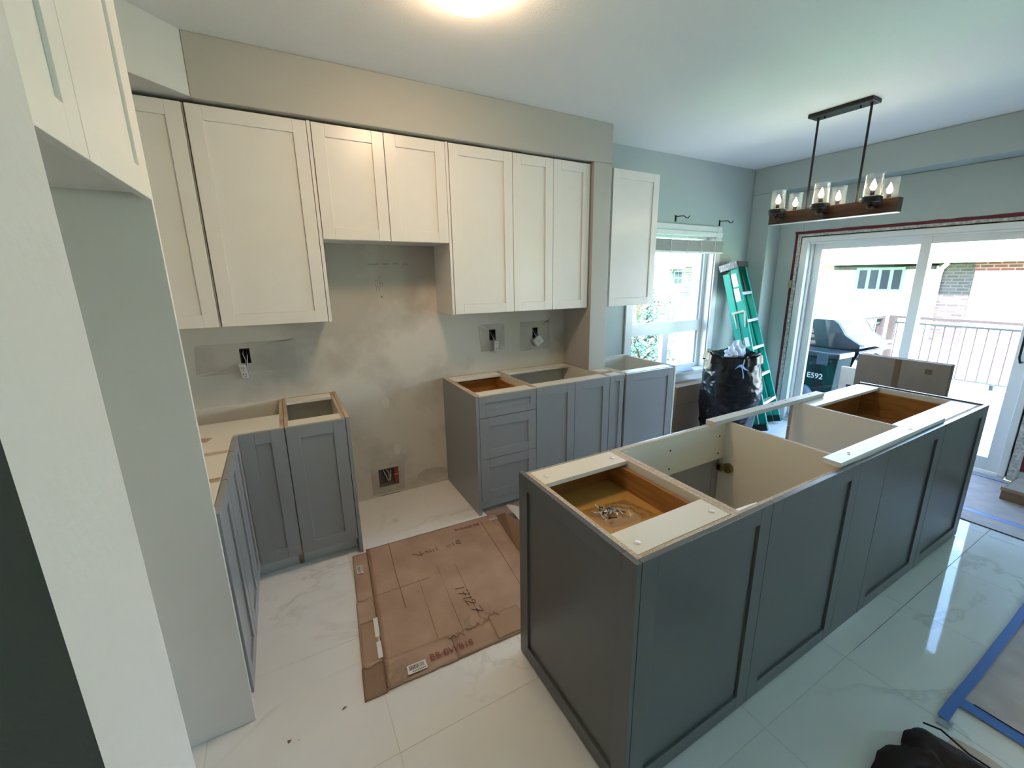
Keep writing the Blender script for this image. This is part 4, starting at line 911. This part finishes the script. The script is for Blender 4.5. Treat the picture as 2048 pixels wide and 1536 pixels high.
b_ = s.build('round_cushion', M['ball'], None)
tag(b_, 'pale blue-grey rounded cushion on the deck against the door glass', 'cushion')
s = MB(); s.box(5.30, 5.34, 2.085, 2.225, -.058, .655); cc = thing('deck_carton', 'pale carton standing on the deck in front of the barbecue', 'box', (5.3, 2.15, -.058)); s.build('carton_sheet', M['cardin'], cc)
s = MB(); s.box(5.297, 5.2992, 2.10, 2.15, .40, .47); s.build('printed_mark', M['lid'], cc)
# parasol / gazebo roof beyond the railing
t = thing('patio_canopy', 'grey sloping canopy roof in the yard beyond the deck railing', 'canopy', (10.6, 2.6, -1.5))
s = MB(); s.add([(10.6, 3.0, .45), (9.6, 3.9, -.05), (11.6, 3.9, -.05), (11.6, 1.9, -.05), (9.6, 1.9, -.05)], [(0, 1, 2), (0, 2, 3), (0, 3, 4), (0, 4, 1)]); s.build('cloth', M['canopy'], t)
for a in ((9.65, 3.85), (11.55, 3.85), (11.55, 1.95), (9.65, 1.95)): s = MB(); s.tube([(a[0], a[1], -1.55), (a[0], a[1], -.06)], .03, 8); s.build('pole', M['griddark'], t)
# neighbour house
t = thing('neighbour_house', 'sunlit neighbouring house with four dark windows and a brick pier', 'house', (16, 6, -1.55))
s = MB(); s.box(14.2, 22, 4.2, 9.6, -1.55, 1.82); s.build('wall', M['housewhite'], t)
s = MB(); s.box(14.0, 22, -6, 3.55, -1.55, 1.69); s.build('wall', M['housewhite'], t)
s = MB(); s.box(13.99, 14.19, 3.56, 4.19, -1.55, 1.86); s.build('brick_pier', M['brick2'], t)
s = MB(); s.box(13.94, 14.3, -6, 3.55, 1.691, 1.88); s.build('brick_band', M['brick3'], t)
s = MB(); s.box(14.15, 14.199, 4.3, 9.5, 1.74, 1.82); s.build('brick_band', M['brick2'], t)
s = MB(); s.prism([(13.5, -6, 1.88), (13.5, -6, 1.93), (18, -6, 4.2), (22.5, -6, 1.93), (22.5, -6, 1.88)], (0, 16, 0)); s.build('roof', M['shingle'], t)
s = MB(); s.tube([(13.9, 4.02, 1.87), (13.93, 4.12, 1.75), (13.93, 4.14, 1.6), (13.93, 4.14, -1.5)], .05, 8); s.build('downspout', M['housewhite'], t)
fr = MB(); fr.box(14.10, 14.14, 4.88, 5.95, 1.18, 1.80); wf = fr.build('window_frame', simple('pale_green_frame', (.13, .17, .16), .6), t)
for k in range(4):
    ya = 4.93+.255*k; s = MB(); s.box(14.085, 14.099, ya, ya+.17, 1.24, 1.735); o = s.build('pane', M['pane'], None, base=root_loc(t)); o.parent = wf; o.location = (0, 0, 0)
# second house seen through small window
t = thing('brick_house', 'pale brick house behind the tree outside the small window', 'house', (9, 9.5, -1.55))
s = MB(); s.box(5.5, 11.3, 9.2, 14, -1.55, 1.9); s.build('wall', M['brick1'], t)
s = MB(); s.prism([(5.0, 8.8, 1.9), (5.0, 8.8, 1.96), (5.0, 11.5, 4.5), (5.0, 14.4, 1.96), (5.0, 14.4, 1.9)], (6.8, 0, 0)); s.build('roof', M['shingle'], t)
for (a, z) in ((10.45, 1.35), (10.2, .25)):
    fr = MB(); fr.box(a, a+.36, 9.14, 9.19, z, z+.42); wf = fr.build('window_frame', simple('pale_cyan_frame', (.10, .17, .16), .6), t)
    for i in range(2):
        for j in range(2): s = MB(); s.box(a+.04+.16*i, a+.16+.16*i, 9.125, 9.139, z+.04+.19*j, z+.19+.19*j); o = s.build('pane', M['pane'], None, base=root_loc(t)); o.parent = wf; o.location = (0, 0, 0)
# tree
def tree(x, y, zc, label, r, seed, n=2600, h=1.6):
    t = thing('garden_tree', label, 'tree', (x, y, -1.55)); rnd = random.Random(seed)
    s = MB(); s.tube([(x, y, -1.55), (x+.05, y, -.6), (x, y+.05, zc)], [.09, .07, .02], 8); tips = []
    for k in range(26):
        a = rnd.uniform(0, 2*pi); z = zc-.9*h*rnd.random()+.3; rr = r*rnd.uniform(.5, 1); e = Vector((x+cos(a)*rr, y+sin(a)*rr, z+.35*rnd.random()))
        b0 = Vector((x, y, z-.3)); s.tube([b0, b0.lerp(e, .5)+Vector((0, 0, .05)), e], [.022, .014, .005], 5); tips.append((b0, e))
    s.build('branches', M['bark'], t)
    l = MB()
    for k in range(n):
        b0, e = rnd.choice(tips); p = b0.lerp(e, rnd.uniform(.35, 1.05))+Vector([rnd.gauss(0, .10) for _ in range(3)])
        a = Vector([rnd.gauss(0, 1) for _ in range(3)]).normalized(); b_ = a.orthogonal().normalized(); sz = rnd.uniform(.03, .06)
        l.add([p-a*sz, p+b_*sz*.35, p+a*sz, p-b_*sz*.35], [(0, 1, 2, 3)])
    stuff(l.build('leaves', M['leaf'], t))
tree(6.25, 6.3, 1.3, 'leafy green tree outside the small window', .75, 2)
tree(5.5, 5.4, .2, 'low green bush near the foot of the small window', .7, 6, 2200, 1.4)
ft = thing('garden_fence', 'weathered picket fence seen through the lower small window', 'fence', (8, 7, -1.55))
for k in range(22):
    x = 6.6+.13*k; s = MB(); s.box(x, x+.085, 7.0, 7.02, -1.5, .30+.02*sin(k*3)); s.build('picket', simple('weathered_wood', (.09, .065, .055), .8) if k == 0 else bpy.data.materials['weathered_wood'], ft)
s = MB(); s.box(6.5, 9.5, 7.021, 7.05, -.1, -.02); s.build('fence_rail', bpy.data.materials['weathered_wood'], ft)
